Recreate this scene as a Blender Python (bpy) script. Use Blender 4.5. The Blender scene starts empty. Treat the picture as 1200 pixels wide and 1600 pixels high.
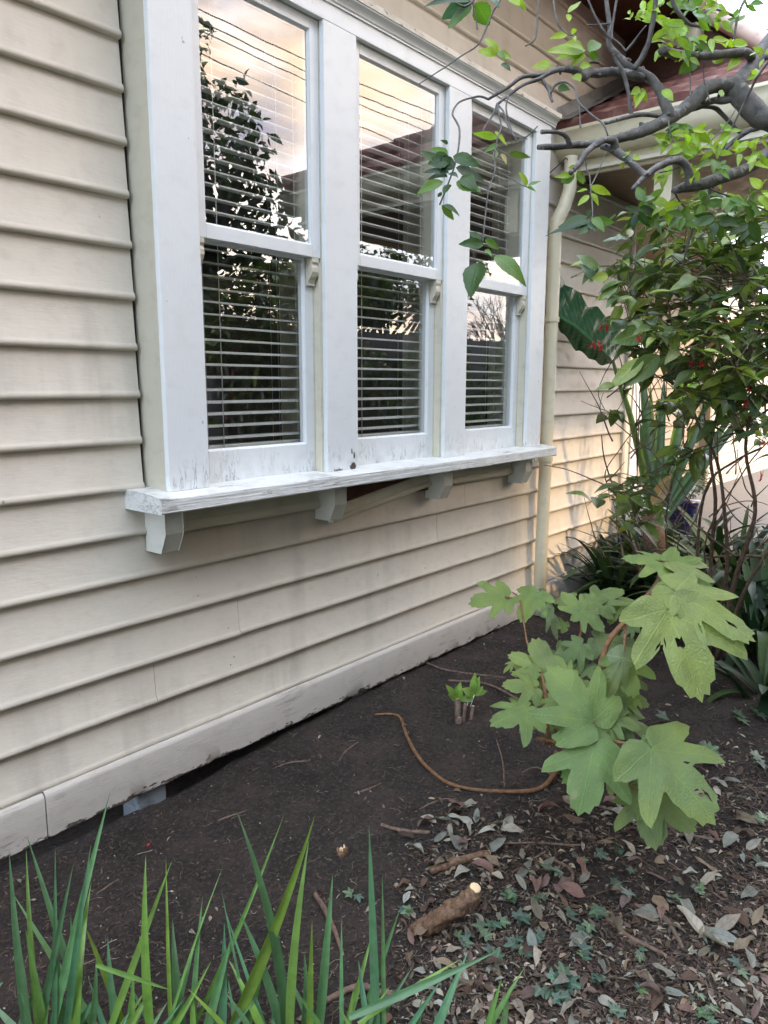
import bpy, math, random
import numpy as np
from mathutils import Vector, noise
R = math.radians
rnd = random.Random(7)
scene = bpy.context.scene
COL = scene.collection

# ------------------------------------------------------------------ camera
YAW, PIT, ROLL, F = 0.87283075, -0.169661113, 0.00208973581, 1165.97987
CAM = Vector((0.0, -2.2, 1.5))
fwd = Vector((math.sin(YAW)*math.cos(PIT), math.cos(YAW)*math.cos(PIT), math.sin(PIT)))
rgt = Vector((math.cos(YAW), -math.sin(YAW), 0))
upv = rgt.cross(fwd)
from mathutils import Matrix
cr, sr = math.cos(ROLL), math.sin(ROLL)
cx = rgt*cr + upv*sr
cy = upv*cr - rgt*sr
cam_d = bpy.data.cameras.new('camera'); cam = bpy.data.objects.new('camera', cam_d); COL.objects.link(cam)
M = Matrix((cx, cy, -fwd)).transposed().to_4x4(); M.translation = CAM
cam.matrix_world = M
cam_d.sensor_fit = 'VERTICAL'; cam_d.sensor_height = 36; cam_d.lens = F/1600*36
cam_d.clip_start = 0.05; cam_d.clip_end = 2000
scene.camera = cam

# ------------------------------------------------------------------ light
SUN_TO = Vector((0.30, -0.83, 0.52)).normalized()      # towards the sun
sun_el = math.asin(SUN_TO.z); sun_az = math.atan2(SUN_TO.x, SUN_TO.y)
w = bpy.data.worlds.new('World'); scene.world = w; w.use_nodes = True
nt = w.node_tree; nt.nodes.clear()
def wn(t, **k):
    n = nt.nodes.new(t)
    for a, b in k.items(): setattr(n, a, b)
    return n
sky = wn('ShaderNodeTexSky', sky_type='NISHITA', sun_disc=False, sun_elevation=sun_el, sun_rotation=sun_az)
sky.dust_density = 2.0
tc = wn('ShaderNodeTexCoord'); mp = wn('ShaderNodeMapping'); mp.inputs['Scale'].default_value = (1.0, 1.0, 2.4)
mp.inputs['Location'].default_value = (0.3, 0.9, 0.2)
n1 = wn('ShaderNodeTexNoise'); n1.inputs['Scale'].default_value = 2.6; n1.inputs['Detail'].default_value = 7; n1.inputs['Roughness'].default_value = .58
n2 = wn('ShaderNodeTexNoise'); n2.inputs['Scale'].default_value = 4.5; n2.inputs['Detail'].default_value = 5
r1 = wn('ShaderNodeValToRGB'); r1.color_ramp.elements[0].position = .38; r1.color_ramp.elements[1].position = .54
r1.color_ramp.elements[0].color = (0.38,)*3+(1,); r1.color_ramp.elements[1].color = (1,)*3+(1,)
r2 = wn('ShaderNodeValToRGB'); r2.color_ramp.elements[0].position = .36; r2.color_ramp.elements[1].position = .62
r2.color_ramp.elements[0].color = (3.7, 4.7, 6.3, 1); r2.color_ramp.elements[1].color = (6.2, 6.6, 7.0, 1)
mx = wn('ShaderNodeMix', data_type='RGBA'); bg = wn('ShaderNodeBackground'); bg.inputs['Strength'].default_value = .15
out = wn('ShaderNodeOutputWorld')
L = nt.links.new
L(tc.outputs['Generated'], mp.inputs['Vector']); L(mp.outputs[0], n1.inputs['Vector']); L(mp.outputs[0], n2.inputs['Vector'])
L(n1.outputs['Fac'], r1.inputs[0]); L(n2.outputs['Fac'], r2.inputs[0])
# clouds glow peach towards the low sun
vd = wn('ShaderNodeVectorMath', operation='DOT_PRODUCT'); vn = wn('ShaderNodeVectorMath', operation='NORMALIZE'); L(tc.outputs['Generated'], vn.inputs[0]); L(vn.outputs[0], vd.inputs[0]); vd.inputs[1].default_value = (.66, -.60, .45)
r3 = wn('ShaderNodeValToRGB'); r3.color_ramp.elements[0].position = .62; r3.color_ramp.elements[1].position = .92; r3.color_ramp.elements[0].color = (0, 0, 0, 1); r3.color_ramp.elements[1].color = (1, 1, 1, 1)
r4 = wn('ShaderNodeValToRGB'); r4.color_ramp.elements[0].position = .36; r4.color_ramp.elements[1].position = .60; r4.color_ramp.elements[0].color = (2.5, 2.6, 3.4, 1); r4.color_ramp.elements[1].color = (6.9, 5.2, 3.7, 1)
mw = wn('ShaderNodeMix', data_type='RGBA')
L(vd.outputs['Value'], r3.inputs[0]); L(n2.outputs['Fac'], r4.inputs[0]); L(r3.outputs[0], mw.inputs['Factor']); L(r2.outputs[0], mw.inputs['A']); L(r4.outputs[0], mw.inputs['B'])
L(r1.outputs[0], mx.inputs['Factor']); L(sky.outputs[0], mx.inputs['A']); L(mw.outputs['Result'], mx.inputs['B'])
L(mx.outputs['Result'], bg.inputs['Color']); L(bg.outputs[0], out.inputs['Surface'])
sun_d = bpy.data.lights.new('sun', 'SUN'); sun_d.energy = 0.5; sun_d.angle = R(3.0); sun_d.color = (.85, .55, .26)
sun = bpy.data.objects.new('sun', sun_d); COL.objects.link(sun); sun.location = (0, -5, 12)
sun.rotation_euler = SUN_TO.to_track_quat('Z', 'Y').to_euler()
scene.view_settings.view_transform = 'Standard'; scene.view_settings.look = 'None'
scene.view_settings.exposure = 2.65; scene.view_settings.gamma = 1
scene.render.engine = 'CYCLES'
scene.cycles.max_bounces = 8; scene.cycles.transparent_max_bounces = 12
scene.cycles.caustics_reflective = False; scene.cycles.caustics_refractive = False

# ------------------------------------------------------------------ pixel <-> place helpers (photo pixels, 1200 x 1600)
def ray(px, py):
    x = (px-600)/F; y = -(py-800)/F
    return fwd + cx*x + cy*y
def P(px, py, t): return CAM + ray(px, py)*t
def onY(px, py, y=0.0):
    d = ray(px, py); return CAM + d*((y-CAM.y)/d.y)
def MIR(px, py, t, yg=-.085):
    d = ray(px, py); tg = (yg-CAM.y)/d.y; h = CAM + d*tg
    return h + Vector((d.x, -d.y, d.z))*(t-tg)
def sstep(a, b, x):
    t = min(1, max(0, (x-a)/(b-a))); return t*t*(3-2*t)
def gz(x, y):
    z = .034 - .016*sstep(.6, 1.3, x) + .052*sstep(1.4, 2.5, x)*sstep(-.9, -.1, y) + .012*sstep(2.5, 4.2, x)
    z += 0.035*noise.noise(Vector((x*1.1, y*1.1, 3.1))) * sstep(0, -.5, y)
    z += 0.012*noise.noise(Vector((x*4.3, y*4.3, 1.1)))
    z += 0.011*noise.noise(Vector((x*12, y*12, 5.1)))*(1+.8*noise.noise(Vector((x*1.7, y*1.7, 9))))
    z += 0.05*sstep(-.75, -1.25, y)*sstep(.9, 1.7, x)
    return z
def G(px, py, dz=0.0):
    d = ray(px, py); z = 0.02
    for _ in range(6):
        p = CAM + d*((z-CAM.z)/d.z); z = gz(p.x, p.y)+dz
    return CAM + d*((z-CAM.z)/d.z)

def srgb(r, g, b):
    f = lambda c: (c/255/12.92 if c/255 <= .04045 else ((c/255+.055)/1.055)**2.4)
    return (f(r), f(g), f(b))

# ------------------------------------------------------------------ mesh builder
class MB:
    def __init__(s): s.v = []; s.f = []; s.c = []; s.u = []; s.sm = True
    def add(s, verts, faces, col=(1, 1, 1), uvs=None):
        k = len(s.v); s.v += [tuple(p) for p in verts]; s.f += [tuple(i+k for i in f) for f in faces]
        if isinstance(col, list): s.c += col
        else: s.c += [col]*len(verts)
        s.u += uvs if uvs else [(0, 0, 0)]*len(verts)
    def box(s, x0, x1, y0, y1, z0, z1, col=(1, 1, 1)):
        v = [(x, y, z) for x in (x0, x1) for y in (y0, y1) for z in (z0, z1)]
        s.add(v, [(0, 1, 3, 2), (4, 6, 7, 5), (0, 4, 5, 1), (2, 3, 7, 6), (0, 2, 6, 4), (1, 5, 7, 3)], col)
    def prism(s, poly, axis, a0, a1, n=1, jit=0, col=(1, 1, 1), seed=0):
        # poly: closed list of 2D points in the plane across the axis (x: (y,z); y: (x,z); z: (x,y))
        m = len(poly); v = []
        def mk(a, p): return {'x': (a, p[0], p[1]), 'y': (p[0], a, p[1]), 'z': (p[0], p[1], a)}[axis]
        for i in range(n+1):
            a = a0+(a1-a0)*i/n
            for j, p in enumerate(poly):
                q = p
                if jit:
                    w_ = noise.noise(Vector((a*2.3, seed*3.1, j*.03)))*jit
                    q = (p[0]+w_*.4, p[1]+w_)
                v.append(mk(a, q))
        f = []
        for i in range(n):
            for j in range(m):
                k = (j+1) % m; f.append((i*m+j, i*m+k, (i+1)*m+k, (i+1)*m+j))
        f.append(tuple(range(m))); f.append(tuple(n*m+j for j in reversed(range(m))))
        s.add(v, f, col)
    def tube(s, pts, rad, seg=8, col=(1, 1, 1), cap=True, rough=0):
        pts = [Vector(p) for p in pts]; n = len(pts)
        if not hasattr(rad, '__len__'): rad = [rad]*n
        v = []; u = []; prev = None; ln = 0
        for i, p in enumerate(pts):
            t = (pts[min(i+1, n-1)]-pts[max(i-1, 0)])
            if t.length < 1e-9: t = Vector((0, 0, 1))
            t.normalize()
            if prev is None:
                a = t.cross(Vector((0, 0, 1)))
                if a.length < .1: a = t.cross(Vector((0, 1, 0)))
            else: a = prev - t*prev.dot(t)
            a.normalize(); prev = a; b = t.cross(a)
            if i: ln += (p-pts[i-1]).length
            for j in range(seg):
                th = 2*math.pi*j/seg; r = rad[i]
                if rough: r *= 1+rough*noise.noise(Vector((p.x*60+math.cos(th)*2, p.y*60+math.sin(th)*2, p.z*60)))
                v.append(p+(a*math.cos(th)+b*math.sin(th))*r); u.append((ln, j/seg, 0))
        f = [(i*seg+j, i*seg+(j+1) % seg, (i+1)*seg+(j+1) % seg, (i+1)*seg+j) for i in range(n-1) for j in range(seg)]
        if cap: f.append(tuple(reversed(range(seg)))); f.append(tuple((n-1)*seg+j for j in range(seg)))
        s.add(v, f, col, u)
    def mesh(s, name, off=Vector((0, 0, 0)), smooth=True):
        me = bpy.data.meshes.new(name)
        v = np.array(s.v, dtype=np.float64)-np.array(off)
        me.from_pydata(v.tolist(), [], s.f); me.update()
        a = me.attributes.new('Col', 'FLOAT_COLOR', 'POINT')
        a.data.foreach_set('color', np.array([(c[0], c[1], c[2], 1) for c in s.c], dtype=np.float32).ravel())
        a = me.attributes.new('luv', 'FLOAT_VECTOR', 'POINT')
        a.data.foreach_set('vector', np.array([(q[0], q[1], q[2] if len(q) > 2 else 0) for q in s.u], dtype=np.float32).ravel())
        if smooth: me.polygons.foreach_set('use_smooth', [True]*len(me.polygons))
        return me

def rootloc(o):
    while o.parent: o = o.parent
    return Vector(o.location)
def obj(name, mb, mat, parent=None, loc=None, smooth=True, label=None, bevel=0):
    if parent is not None: off = rootloc(parent)
    else: off = Vector(loc) if loc is not None else Vector((0, 0, 0))
    me = mb.mesh(name, off, smooth)
    o = bpy.data.objects.new(name, me); COL.objects.link(o); me.materials.append(mat)
    if parent is not None: o.parent = parent
    else: o.location = off
    if bevel:
        b = o.modifiers.new('bevel', 'BEVEL'); b.width = bevel; b.segments = 2; b.limit_method = 'ANGLE'; b.angle_limit = R(40)
        b.harden_normals = False
    if label: o['label'] = label
    return o
def tag(o, label, cat, group=None, kind=None):
    if label: o['label'] = label
    if cat: o['category'] = cat
    if group: o['group'] = group
    if kind: o['kind'] = kind
    return o
def thing(name, label, cat, loc, group=None):
    o = bpy.data.objects.new(name, None); COL.objects.link(o); o.location = loc; o.empty_display_size = .1
    return tag(o, label, cat, group)

# ------------------------------------------------------------------ materials
class NT:
    def __init__(s, name):
        s.m = bpy.data.materials.new(name); s.m.use_nodes = True; s.t = s.m.node_tree; s.t.nodes.clear()
    def n(s, t, ins=None, **k):
        nd = s.t.nodes.new(t)
        for a, b in k.items(): setattr(nd, a, b)
        for a, b in (ins or {}).items(): s.set(nd, a, b)
        return nd
    def set(s, nd, a, b):
        if isinstance(b, bpy.types.NodeSocket): s.t.links.new(b, nd.inputs[a])
        elif isinstance(b, tuple) and len(b) == 3 and nd.inputs[a].type == 'RGBA': nd.inputs[a].default_value = b+(1,)
        else: nd.inputs[a].default_value = b
    def math(s, op, a, b=0.0, c=None):
        nd = s.n('ShaderNodeMath', operation=op); s.set(nd, 0, a); s.set(nd, 1, b)
        if c is not None: s.set(nd, 2, c)
        return nd.outputs[0]
    def noise(s, scale, detail=4, vec=None, rough=.55, dist=0):
        nd = s.n('ShaderNodeTexNoise', {'Scale': scale, 'Detail': detail, 'Roughness': rough, 'Distortion': dist})
        if vec is not None: s.set(nd, 'Vector', vec)
        return nd.outputs['Fac']
    def pos(s, sc=(1, 1, 1)):
        g = s.n('ShaderNodeNewGeometry'); mp_ = s.n('ShaderNodeMapping', {'Vector': g.outputs['Position'], 'Scale': sc}); return mp_.outputs[0]
    def ramp(s, fac, stops):
        nd = s.n('ShaderNodeValToRGB'); s.set(nd, 0, fac); cr_ = nd.color_ramp
        while len(cr_.elements) < len(stops): cr_.elements.new(.5)
        for e, (p, c) in zip(cr_.elements, stops):
            e.position = p; e.color = (c if isinstance(c, tuple) else (c,)*3)+(1,)
        return nd.outputs[0]
    def mix(s, fac, a, b, mode='MIX'):
        nd = s.n('ShaderNodeMix', data_type='RGBA', blend_type=mode); s.set(nd, 'Factor', fac); s.set(nd, 'A', a); s.set(nd, 'B', b); return nd.outputs['Result']
    def bump(s, h, strength=.3, dist=.01, normal=None):
        nd = s.n('ShaderNodeBump', {'Strength': strength, 'Distance': dist, 'Height': h})
        if normal is not None: s.set(nd, 'Normal', normal)
        return nd.outputs[0]
    def done(s, sh):
        o = s.n('ShaderNodeOutputMaterial', {'Surface': sh}); return s.m
    def pbr(s, col, rough=.6, normal=None, **k):
        nd = s.n('ShaderNodeBsdfPrincipled', {'Base Color': col, 'Roughness': rough})
        if normal is not None: s.set(nd, 'Normal', normal)
        for a, b in k.items(): s.set(nd, a.replace('_', ' '), b)
        return nd.outputs[0]

def paint(name, col, dirt=(.28, .24, .19), dirt_amt=.35, chips=0.0, chipcol=(.12, .09, .07), grain=(1, 1, 1), grain_amt=.25, rough=.5, streak=0.0, zchip=None, peel=0.0, rot=None, bd=.004):
    t = NT(name)
    big = t.noise(1.3, 4, t.pos()); mid = t.noise(14, 5, t.pos((1, 1, 1.6)))
    c = t.mix(t.ramp(big, [(.35, .0), (.7, .30)]), col, tuple(x*.82 for x in col))
    c = t.mix(t.math('MULTIPLY', t.ramp(mid, [(.52, 0.0), (.80, 1.0)]), dirt_amt), c, dirt)
    if streak:
        sn = t.noise(1.0, 5, t.pos((9, 3, 1.1))); sb = t.noise(1.7, 3, t.pos())
        sk = t.math('MULTIPLY', t.ramp(sn, [(.46, 0.0), (.72, 1.0)]), t.ramp(sb, [(.42, 0.0), (.66, 1.0)]))
        c = t.mix(t.math('MULTIPLY', sk, streak), c, (.22, .205, .18))
    fine = t.noise(95, 3, t.pos(grain))
    spk = t.noise(42, 2, t.pos((1, 1, .6)))
    c = t.mix(t.math('MULTIPLY', t.ramp(spk, [(.76, 0.0), (.80, 1.0)]), .6), c, (.16, .13, .10))
    h = t.math('ADD', t.math('MULTIPLY', fine, .5), t.math('MULTIPLY', mid, .8))
    if chips:
        ch = t.noise(26, 6, t.pos((.7, 1, 1.6)), .7)
        thr = t.ramp(ch, [(.62, 0.0), (.64, 1.0)])
        if zchip:
            g = t.n('ShaderNodeNewGeometry'); sx = t.n('ShaderNodeSeparateXYZ', {'Vector': g.outputs['Position']}).outputs['Z']
            zz = t.n('ShaderNodeMapRange', {'Value': sx, 'From Min': zchip[0], 'From Max': zchip[1], 'To Min': 1.0, 'To Max': 0.0}).outputs[0]
            thr = t.ramp(t.math('ADD', t.math('MULTIPLY', ch, .9), t.math('MULTIPLY', zz, .36)), [(.73, 0.0), (.75, 1.0)])
        thr = t.math('MULTIPLY', thr, chips)
        c = t.mix(thr, c, chipcol)
        h = t.math('SUBTRACT', h, t.math('MULTIPLY', thr, 1.2))
    if peel:
        cn = t.noise(1.0, 6, t.pos((2.2, 30, 46)), .62)
        pm = t.math('MULTIPLY', t.ramp(t.math('ABSOLUTE', t.math('SUBTRACT', cn, .5)), [(.0, 1.0), (.012, 0.0)]), t.ramp(t.noise(4.2, 3, t.pos()), [(.54, 0.0), (.62, 1.0)]))
        c = t.mix(t.math('MULTIPLY', pm, peel), c, (.12, .10, .085)); h = t.math('SUBTRACT', h, pm)
    if rot:
        g = t.n('ShaderNodeNewGeometry'); wn_ = t.n('ShaderNodeTexNoise', {'Scale': 38.0, 'Detail': 4.0})
        off = t.n('ShaderNodeVectorMath', operation='MULTIPLY_ADD'); t.set(off, 0, wn_.outputs['Color']); off.inputs[1].default_value = (.03, .03, .03); t.set(off, 2, g.outputs['Position'])
        for (rx, rz, ra, rb) in rot:
            mp_ = t.n('ShaderNodeVectorMath', operation='SUBTRACT'); t.set(mp_, 0, off.outputs[0]); mp_.inputs[1].default_value = (rx+.015, 0, rz+.015)
            m2 = t.n('ShaderNodeVectorMath', operation='MULTIPLY'); t.set(m2, 0, mp_.outputs[0]); m2.inputs[1].default_value = (1/ra, 0, 1/rb)
            ln_ = t.n('ShaderNodeVectorMath', operation='LENGTH'); t.set(ln_, 0, m2.outputs[0])
            k_ = t.ramp(ln_.outputs['Value'], [(.85, 1.0), (1.0, 0.0)]); c = t.mix(k_, c, (.018, .012, .009)); h = t.math('SUBTRACT', h, t.math('MULTIPLY', k_, 3.0))
        # grime and fine splits where the boards meet the sill
        sx = t.n('ShaderNodeSeparateXYZ', {'Vector': g.outputs['Position']}).outputs['Z']
        zz = t.n('ShaderNodeMapRange', {'Value': sx, 'From Min': 1.155, 'From Max': 1.30, 'To Min': 1.0, 'To Max': 0.0}).outputs[0]
        cn = t.noise(1.0, 5, t.pos((55, 20, 7)), .6)
        sp_ = t.math('MULTIPLY', t.ramp(t.math('ABSOLUTE', t.math('SUBTRACT', cn, .5)), [(.0, 1.0), (.018, 0.0)]), t.math('MULTIPLY', zz, t.ramp(t.noise(9, 2, t.pos()), [(.45, 0.0), (.6, 1.0)])))
        c = t.mix(sp_, c, (.10, .08, .06)); gm = t.math('MULTIPLY', t.math('MULTIPLY', zz, zz), t.ramp(t.noise(24, 4, t.pos()), [(.4, 0.0), (.75, .35)])); c = t.mix(gm, c, (.30, .25, .19))
    nrm = t.bump(h, grain_amt, bd)
    rr = t.ramp(mid, [(.3, rough-.08), (.75, rough+.2)])
    return t.done(t.pbr(c, rr, nrm))

BEIGE = (.62, .57, .485)
m_board = paint('beige_board_paint', BEIGE, dirt_amt=.22, streak=.42, grain=(.25, 1, 2), grain_amt=.35, chips=0)
m_plinth = paint('plinth_paint', (.58, .54, .49), dirt_amt=.35, chips=1, zchip=(.085, .15), grain=(.15, 1, 3), grain_amt=.5, chipcol=(.10, .08, .065), peel=.7)
m_white = paint('white_window_paint', (.79, .83, .855), dirt=(.45, .42, .36), dirt_amt=.16, grain=(2, 1, .3), grain_amt=.22, rough=.38, rot=((2.268, 1.166, .020, .017), (2.275, 1.212, .0055, .016), (2.262, 1.228, .003, .012), (2.18, 1.158, .03, .004)))
m_sill = paint('weathered_sill_paint', (.74, .76, .75), dirt=(.30, .24, .18), dirt_amt=.28, chips=.18, zchip=None, grain=(.05, 1.6, 1.6), grain_amt=.8, rough=.45, peel=.55, bd=.009)
m_cream = paint('cream_trim_paint', (.66, .63, .52), dirt=(.33, .28, .2), dirt_amt=.3, grain=(1, 1, .5), grain_amt=.25, rough=.42)
m_olive = paint('khaki_reveal_paint', (.56, .535, .44), dirt=(.33, .29, .22), dirt_amt=.3, grain=(2, 2, .3), grain_amt=.3, rough=.45)
m_flaky = paint('flaking_cap_paint', (.66, .63, .55), dirt_amt=.5, chips=.9, chipcol=(.2, .17, .14), grain_amt=.6)
m_gutter = paint('cream_gutter_paint', (.68, .63, .47), dirt=(.3, .26, .18), dirt_amt=.3, grain_amt=.1, rough=.35)
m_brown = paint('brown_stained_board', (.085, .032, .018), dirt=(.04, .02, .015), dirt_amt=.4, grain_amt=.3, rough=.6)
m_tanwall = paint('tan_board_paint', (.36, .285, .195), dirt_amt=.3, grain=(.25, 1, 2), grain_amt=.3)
m_jamb = paint('inner_jamb_paint', (.50, .46, .38), dirt_amt=.2, grain_amt=.1, rough=.5)
m_blind = paint('blind_slat_paint', (.86, .87, .84), dirt_amt=.08, grain_amt=.05, rough=.4)
m_bare = paint('bare_red_timber', (.11, .045, .03), dirt=(.03, .02, .015), dirt_amt=.8, grain=(.1, 1, 4), grain_amt=.8, rough=.85)
def mk_blind():
    t = NT('blind_slat_vinyl'); n = t.noise(8, 3, t.pos()); c = t.mix(t.ramp(n, [(.4, 0.0), (.8, .2)]), (.80, .82, .80), (.6, .58, .5))
    pb = t.pbr(c, .4); tl = t.n('ShaderNodeBsdfTranslucent', {'Color': (.85, .87, .84)}); ms = t.n('ShaderNodeMixShader'); ms.inputs[0].default_value = .22; t.set(ms, 1, pb); t.set(ms, 2, tl.outputs[0]); return t.done(ms.outputs[0])
m_blind = mk_blind()
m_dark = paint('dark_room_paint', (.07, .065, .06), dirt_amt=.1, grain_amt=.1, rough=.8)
m_void = paint('crack_dark', (.02, .017, .014), dirt_amt=.2, grain_amt=.2, rough=.9)
m_bracket = paint('sill_bracket_paint', (.68, .69, .64), dirt=(.33, .29, .22), dirt_amt=.35, grain=(2, 1, .3), grain_amt=.35, rough=.45)
m_concrete = paint('stump_concrete', (.22, .25, .28), dirt=(.07, .062, .055), dirt_amt=.9, chips=.5, chipcol=(.05, .045, .04), grain_amt=.7, rough=.85)
m_deck = paint('porch_floor_paint', (.17, .15, .13), dirt_amt=.3, grain_amt=.3, rough=.7)
m_bluepot = paint('blue_glazed_pot', (.012, .016, .09), dirt_amt=.2, grain_amt=.1, rough=.25)
m_nail = paint('painted_nail_head', (.40, .37, .32), dirt_amt=.6)
m_lead = paint('lead_flashing', (.17, .165, .155), dirt=(.06, .06, .06), dirt_amt=.7, grain_amt=.6, rough=.6)

def mk_tile():
    t = NT('red_roof_tile')
    n = t.noise(9, 5, t.pos()); c = t.ramp(n, [(.3, (.095, .036, .028)), (.55, (.15, .056, .044)), (.75, (.26, .15, .125))])
    g = t.noise(40, 4, t.pos()); c = t.mix(t.ramp(g, [(.6, 0.0), (.7, .7)]), c, (.08, .05, .045))
    return t.done(t.pbr(c, .8, t.bump(g, .6, .01)))
m_tile = mk_tile()
def mk_darktile():
    t = NT('blocker_roof_tile')
    n = t.noise(3, 5, t.pos()); c = t.ramp(n, [(.3, (.035, .022, .02)), (.7, (.075, .045, .04))])
    return t.done(t.pbr(c, .85))
m_dtile = mk_darktile()
def mk_glass():
    t = NT('window_glass')
    wob = t.bump(t.noise(3.2, 2, t.pos()), .02, .01)
    gl = t.n('ShaderNodeBsdfGlossy', {'Color': (1, 1, 1), 'Roughness': 0.0, 'Normal': wob}); tr = t.n('ShaderNodeBsdfTransparent', {'Color': (.97, .98, .97)})
    ge = t.n('ShaderNodeNewGeometry'); dt = t.n('ShaderNodeVectorMath', operation='DOT_PRODUCT'); t.set(dt, 0, ge.outputs['Incoming']); t.set(dt, 1, ge.outputs['Normal'])
    cs = t.math('SUBTRACT', 1.0, t.math('ABSOLUTE', dt.outputs['Value'])); frs = t.math('ADD', .165, t.math('MULTIPLY', t.math('POWER', cs, 4.0), .835))
    mxs = t.n('ShaderNodeMixShader'); t.set(mxs, 0, frs); t.set(mxs, 1, tr.outputs[0]); t.set(mxs, 2, gl.outputs[0])
    # dust and dried splashes
    sp = t.noise(60, 4, t.pos((1, 1, .35)), .7); bigm = t.noise(2.6, 2, t.pos())
    k = t.math('MULTIPLY', t.ramp(sp, [(.55, 0.0), (.70, 1.0)]), t.ramp(bigm, [(.52, 0.0), (.68, .22)]))
    k = t.math('ADD', k, .008)
    df = t.n('ShaderNodeBsdfDiffuse', {'Color': (.6, .6, .58)})
    m2 = t.n('ShaderNodeMixShader'); t.set(m2, 0, k); t.set(m2, 1, mxs.outputs[0]); t.set(m2, 2, df.outputs[0])
    return t.done(m2.outputs[0])
m_glass = mk_glass()

def mk_soil():
    t = NT('dark_garden_soil')
    a = t.noise(4.2, 7, t.pos(), .65); b = t.noise(70, 6, t.pos(), .7); f = t.noise(260, 4, t.pos(), .7)
    c = t.ramp(a, [(.32, (.014, .0098, .0082)), (.5, (.034, .024, .0195)), (.66, (.070, .048, .038))])
    c = t.mix(t.ramp(b, [(.50, 0.0), (.68, .85)]), c, (.115, .086, .07))
    c = t.mix(t.ramp(f, [(.66, 0.0), (.73, .55)]), c, (.20, .16, .125))
    c = t.mix(t.ramp(b, [(.25, .8), (.42, 0.0)]), c, (.007, .005, .005))
    nrm = t.bump(t.math('ADD', b, t.math('MULTIPLY', f, .5)), 1.0, .03)
    return t.done(t.pbr(c, .92, nrm))
m_soil = mk_soil()

def mk_leaf(name, trans=.35, veins=8, vein_amt=.35, vein_light=1.7, rough=.42, gloss=.5, chev=.55, bumpy=.25, back=None, hydra=False, spots=0):
    t = NT(name)
    at = t.n('ShaderNodeAttribute', attribute_name='Col').outputs['Color']
    uv = t.n('ShaderNodeAttribute', attribute_name='luv').outputs['Vector']
    sp = t.n('ShaderNodeSeparateXYZ', {'Vector': uv}); u, v = sp.outputs[0], sp.outputs[1]
    av = t.math('ABSOLUTE', v)
    if hydra:
        # main veins radiate from the leaf base
        best = None
        for ang in (0, 50, -50, 86, -86):
            sa, ca = math.sin(R(ang)), math.cos(R(ang))
            d = t.math('ABSOLUTE', t.math('SUBTRACT', t.math('MULTIPLY', u, sa), t.math('MULTIPLY', v, ca)))
            along = t.math('ADD', t.math('MULTIPLY', u, ca), t.math('MULTIPLY', v, sa))
            d = t.math('ADD', d, t.math('MULTIPLY', t.math('LESS_THAN', along, 0.0), 9.0))
            # side veins of this vein
            sv = t.math('ABSOLUTE', t.math('SUBTRACT', t.math('FRACT', t.math('SUBTRACT', t.math('MULTIPLY', along, veins), t.math('MULTIPLY', d, veins*.8))), .5))
            if best is None: best, side = d, sv
            else:
                lt = t.math('LESS_THAN', d, best)
                side = t.math('ADD', t.math('MULTIPLY', sv, lt), t.math('MULTIPLY', side, t.math('SUBTRACT', 1.0, lt)))
                best = t.math('MINIMUM', best, d)
        mid = t.ramp(best, [(.003, 1.0), (.011, 0.0)])
        sd = t.math('MULTIPLY', t.ramp(side, [(.015, 1.0), (.075, 0.0)]), .40)
        vq = t.n('ShaderNodeTexVoronoi', {'Vector': uv, 'Scale': 26.0}, feature='DISTANCE_TO_EDGE').outputs['Distance']; quilt = t.ramp(vq, [(.0, 0.0), (.35, 1.0)])
    else:
        mid = t.ramp(av, [(.04, 1.0), (.10, 0.0)])
        fr = t.math('FRACT', t.math('SUBTRACT', t.math('MULTIPLY', u, float(veins)), t.math('MULTIPLY', av, veins*chev*.35)))
        sd = t.math('MULTIPLY', t.ramp(t.math('ABSOLUTE', t.math('SUBTRACT', fr, .5)), [(.03, 1.0), (.13, 0.0)]), .55)
    vm = t.math('MAXIMUM', mid, sd)
    lightc = t.mix(1.0, at, (vein_light, vein_light*.97, vein_light*.85), 'MULTIPLY')
    c = t.mix(t.math('MULTIPLY', vm, vein_amt), at, lightc)
    nz = t.noise(30, 4, t.pos()); c = t.mix(t.ramp(nz, [(.35, .28), (.6, 0.0)]), c, tuple([.012, .02, .006]))
    if spots:
        s2 = t.noise(17, 3, t.pos()); c = t.mix(t.ramp(s2, [(.70, 0.0), (.73, spots)]), c, (.42, .33, .2))
    g = t.n('ShaderNodeNewGeometry')
    if back: c = t.mix(t.math('MULTIPLY', g.outputs['Backfacing'], .6), c, back)
    hh = t.math('ADD', t.math('MULTIPLY', vm, -1.0), t.math('MULTIPLY', nz, .4))
    if hydra:
        hh = t.math('ADD', hh, t.math('MULTIPLY', quilt, .8)); c = t.mix(t.math('MULTIPLY', t.math('SUBTRACT', 1.0, quilt), .16), c, (.05, .10, .02))
        by = t.noise(5, 3, t.pos()); c = t.mix(t.ramp(by, [(.42, 0.0), (.68, .38)]), c, (.30, .36, .07))
    nrm = t.bump(hh, bumpy, .004)
    pb = t.pbr(c, rough, nrm, Specular_IOR_Level=gloss)
    tl = t.n('ShaderNodeBsdfTranslucent', {'Color': t.mix(1.0, c, (1.25, 1.35, .55), 'MULTIPLY')})
    ms = t.n('ShaderNodeMixShader'); ms.inputs[0].default_value = trans; t.set(ms, 1, pb); t.set(ms, 2, tl.outputs[0])
    return t.done(ms.outputs[0])
m_cherry = mk_leaf('cherry_leaf', .45, 9, .5, 1.6, rough=.38)
m_shrub = mk_leaf('shrub_leaf', .25, 8, .45, 1.7, rough=.32, gloss=.6)
m_hydra = mk_leaf('hydrangea_leaf', .30, 9, .85, 1.9, rough=.55, gloss=.3, hydra=True, bumpy=.4, back=(.17, .22, .12), spots=.5)
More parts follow.
